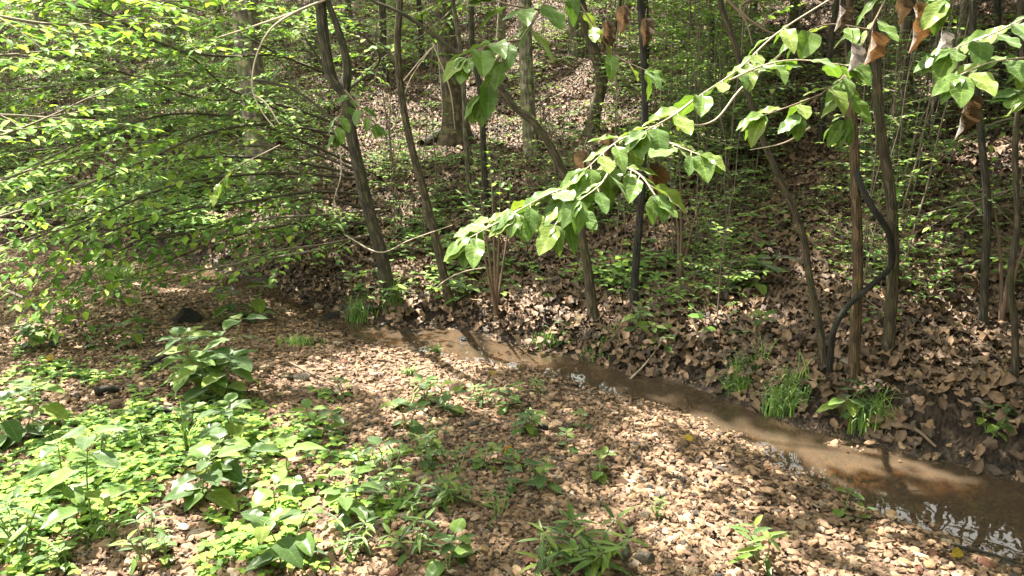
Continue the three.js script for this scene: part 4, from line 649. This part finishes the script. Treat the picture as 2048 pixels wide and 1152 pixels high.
stick('dark twig heap on the gravel left of the bushy herb', [[285, 745], [320, 735, 0.05], [352, 722, 0.06]], 0.014, BK.black);
stick('second dark twig crossing the heap left of the bushy herb', [[300, 722], [330, 738, 0.04], [372, 748]], 0.01, BK.black);
stick('dark rotten stick lying in the ground cover on the left', [[190, 792], [215, 788, 0.03], [240, 785]], 0.025, BK.black);
stick('short black stick in the ground cover behind the glossy herb', [[300, 832], [322, 830, 0.03], [345, 830]], 0.02, BK.black);
stick('pale thin stick leaning on the dark bank in the centre', [[1260, 765, 0.02], [1290, 740, 0.04], [1325, 705, 0.08]], 0.007, paleStem);
stick('pale dead branch lying on the sunlit slope near the crooked tree', [[1100, 212, 0.1], [1130, 205, 0.15], [1170, 180, 0.25]], 0.016, paleStem, 0.1);
stick('fallen mossy root-like log beside the brown rooted tree', [[845, 300, 0.06], [875, 285, 0.1], [905, 270, 0.15]], 0.08, BK.dark);
stick('pale root running along the dark bank above the water on the right', [[1780, 860, 0.03], [1830, 875, 0.04], [1870, 905, 0.03]], 0.012, brownStem);
stick('thin straight stick in the shallows at the bottom right', [[1900, 1100, 0.02], [1970, 1115, 0.02], [2060, 1145, 0.02]], 0.007, BK.dark);

// ---------------------------------------------------------------- rocks
const rockM = (n, c, rough = 0.85) => std(n, { color: lin(...c), map: soilTex, bumpMap: grainTex, bumpScale: 0.012, roughness: rough });
const RK = { tan: rockM('tan rock', [0.36, 0.25, 0.15]), grey: rockM('grey rock', [0.30, 0.26, 0.21]), dark: rockM('wet dark rock', [0.045, 0.042, 0.038], 0.5), rust: rockM('rusty rock', [0.22, 0.115, 0.06]), pale: rockM('pale rock', [0.6, 0.5, 0.33]), black: rockM('charred rotten wood', [0.022, 0.019, 0.016], 0.9) };
function rock(label, px, py, w, h, mat, o = {}) {
  const r = RNG(px * 3 + py), p = G(px, py), d = depthOf(p) / FL, sx = w * d / 2, sy = h * d / 2, [ly] = land(p.x, p.z), t = shadowed(new THREE.Mesh(stoneGeo(r, 3, 1), mat)); t.name = numbered(o.name ?? 'rock');
  t.position.set(p.x, Math.max(ly, o.inWater ? YW - 0.03 : ly) + sy * 0.35, p.z); t.rotation.set(r.n() * 0.15, r.n() * 0.4 + (o.yaw ?? 0), r.n() * 0.12 + (o.tilt ?? 0)); t.scale.set(sx * 1.1, sy * 1.15, sx * (o.deep ?? 0.8)); tag(t, label, o.category ?? 'rock', o.group); scene.add(t); return t;
}
rock('black rotten stump lying on the shaded gravel', 376, 645, 62, 40, RK.black, { name: 'rotten_stump', category: 'stump', tilt: 0.3 });
rock('small tan stone against the black stump', 418, 640, 18, 14, RK.tan);
rock('brown wedge-shaped rock on the gravel by the stream', 916, 782, 38, 30, RK.tan, { tilt: 0.4 });
rock('brown boulder in the middle of the gravel bar', 1116, 862, 46, 32, RK.tan);
rock('dark stone against the left of the brown boulder', 1092, 858, 26, 20, RK.dark);
rock('olive boulder at the bottom edge on the right', 1292, 1128, 52, 40, RK.grey);
rock('grey boulder at the bottom edge beside the olive one', 1252, 1118, 34, 50, RK.grey, { yaw: 1 });
rock('flat grey rock on the gravel between herbs', 742, 985, 60, 30, RK.grey, { tilt: -0.15 });
rock('tan stone below the flat grey rock', 712, 1058, 38, 20, RK.tan);
rock('dark red stone on the gravel below the small twig', 1246, 968, 34, 16, RK.rust);
rock('pale stone at the lower left edge', 20, 1000, 50, 30, RK.pale);
rock('dark brown stone in the ground cover on the left', 232, 820, 32, 24, RK.rust);
rock('grey flat stones by the thin stick in mid distance', 600, 760, 60, 22, RK.grey, { deep: 0.5 });
rock('small upright wet stone in the middle of the stream', 925, 690, 20, 24, RK.dark, { inWater: true });
rock('dark wet stone nearest the gravel in the little stream cluster', 926, 710, 16, 16, RK.dark, { inWater: true });
rock('rust-brown wet stone on the right of the little stream cluster', 947, 696, 24, 16, RK.rust, { inWater: true });
rock('black wet stone on the left of the little stream cluster', 903, 690, 14, 14, RK.dark, { inWater: true });
rock('flat black wet stone lying in the stream upstream of the cluster', 825, 668, 36, 14, RK.dark, { inWater: true });
rock('small dark stone in the stream right of the cluster', 990, 703, 16, 8, RK.dark, { inWater: true });
rock('small black stone by the far edge of the stream upstream', 760, 656, 16, 9, RK.dark, { inWater: true });
rock('pale square stone standing in the upstream riffle', 638, 618, 20, 16, RK.pale, { inWater: true });
rock('black wet rock right of the pale square stone in the riffle', 664, 636, 28, 18, RK.dark, { inWater: true });
rock('dark stone left of the pale square stone in the riffle', 608, 610, 20, 12, RK.dark, { inWater: true });
rock('grey wet stone in front of the black riffle rock', 632, 645, 22, 12, RK.grey, { inWater: true });
rock('pale square stone at the water edge downstream', 1259, 798, 15, 13, RK.pale, { inWater: true });
rock('grey stone just above the pale square stone at the water edge', 1255, 782, 18, 14, RK.grey, { inWater: true });
rock('tan stone in the shallows at the lower right', 1575, 946, 24, 12, RK.tan, { inWater: true });

// ---------------------------------------------------------------- grass tufts on the banks, single coloured leaves
function tuft(label, px, py, wpx, hpx, n, o = {}) {
  const r = RNG(px + py * 5), b = G(px, py), d = depthOf(b) / FL, t = thing('grass_tuft', label, 'grass', b), L = new MB(), h = hpx * d, w = wpx * d / 2;
  for (let k = 0; k < n; k++) {
    const x = r.n() * w, z = r.n() * w * 0.6, y = H(b.x + x, b.z + z), a = r() * 6.28, l = h * r.r(0.5, 1.2), sp = r.r(0.3, 1.0), pts = []; const c = green(r, 0.05), ww = r.r(0.0022, 0.0045);
    for (let j = 0; j <= 5; j++) { const s = j / 5; pts.push(V(b.x + x + Math.cos(a) * sp * l * s * s * 0.8, y + l * (s - 0.55 * sp * s * s * s), b.z + z + Math.sin(a) * sp * l * s * s * 0.8)); }
    const side = V(-Math.sin(a), 0, Math.cos(a)), p = [], nn = [], u = [], ix = [];
    pts.forEach((q, j) => { const e = ww * (1 - Math.pow(j / 5, 2)) + 0.0004; for (const s of [-1, 1]) { p.push(q.x + side.x * e * s, q.y, q.z + side.z * e * s); nn.push(0, 1, 0); u.push(0, 0); } if (j) { const i = j * 2; ix.push(i - 2, i - 1, i, i - 1, i + 1, i); } });
    L.add({ p, n: nn, u, i: ix }, new THREE.Matrix4(), c);
  }
  L.build('blades', M.grass, t, 'stuff').geometry.computeVertexNormals();
}
tuft('grass tuft on the far bank below the leaning tree', 720, 640, 90, 60, 170);
tuft('thin grass beside the leaning tree base', 785, 620, 60, 80, 90);
tuft('long grass on the dark bank at the stream bend on the right', 1485, 770, 90, 75, 220);
tuft('arching grass hanging over the water right of the stream bend', 1570, 815, 110, 80, 280);
tuft('straggly brown-green grass on the bank beside the rusty trunk', 1740, 850, 90, 80, 120);
tuft('small tuft on the gravel behind the brown wedge rock', 818, 755, 28, 30, 70);
tuft('thin tuft standing in the stream by the stone cluster', 872, 708, 16, 24, 30);
tuft('dim grass clump at the shaded head of the gravel bar', 240, 560, 120, 50, 160);
tuft('low grass on the bank edge beneath the centre shrub', 1085, 690, 80, 30, 120);
tuft('sparse grass on the bank between the two slim trunks', 1200, 700, 110, 30, 120);
tuft('single tall grass in the ground cover', 376, 905, 16, 110, 14);
tuft('faint grass on the gravel left of the riffle', 600, 690, 120, 22, 150);
{
  const lone = (label, px, py, s, mat, geo = HERBLEAF[1], lift = 0.035, name = 'fallen_leaf_on_gravel') => { const p = G(px, py).add(V(0, lift, 0)), m = leafMesh(geo, mat, yawUp(p, V(0.1, 1, 0.3).normalize(), px, s, 0.3), scene, numbered(name)); tag(m, label, 'leaf'); };
  lone('single orange fallen leaf in the middle of the gravel', 1022, 917, 0.045, ORANGEM, HERBLEAF[1], 0.06);
  lone('pale yellow leaf hanging on the dark bank', 1708, 822, 0.04, YELLOWM, HERBLEAF[0], 0.06, 'bank_leaf');
  lone('yellow fallen leaf at the water edge in mid distance', 985, 752, 0.04, YELLOWM);
  lone('pale yellow leaf on the gravel by the lower right water edge', 1385, 894, 0.05, YELLOWM);
  lone('cream leaf floating near the bottom right shore', 1920, 1118, 0.05, YELLOWM);
  lone('yellow leaf on the gravel at the left in mid distance', 110, 728, 0.06, YELLOWM);
}
renderer.render(scene, camera);
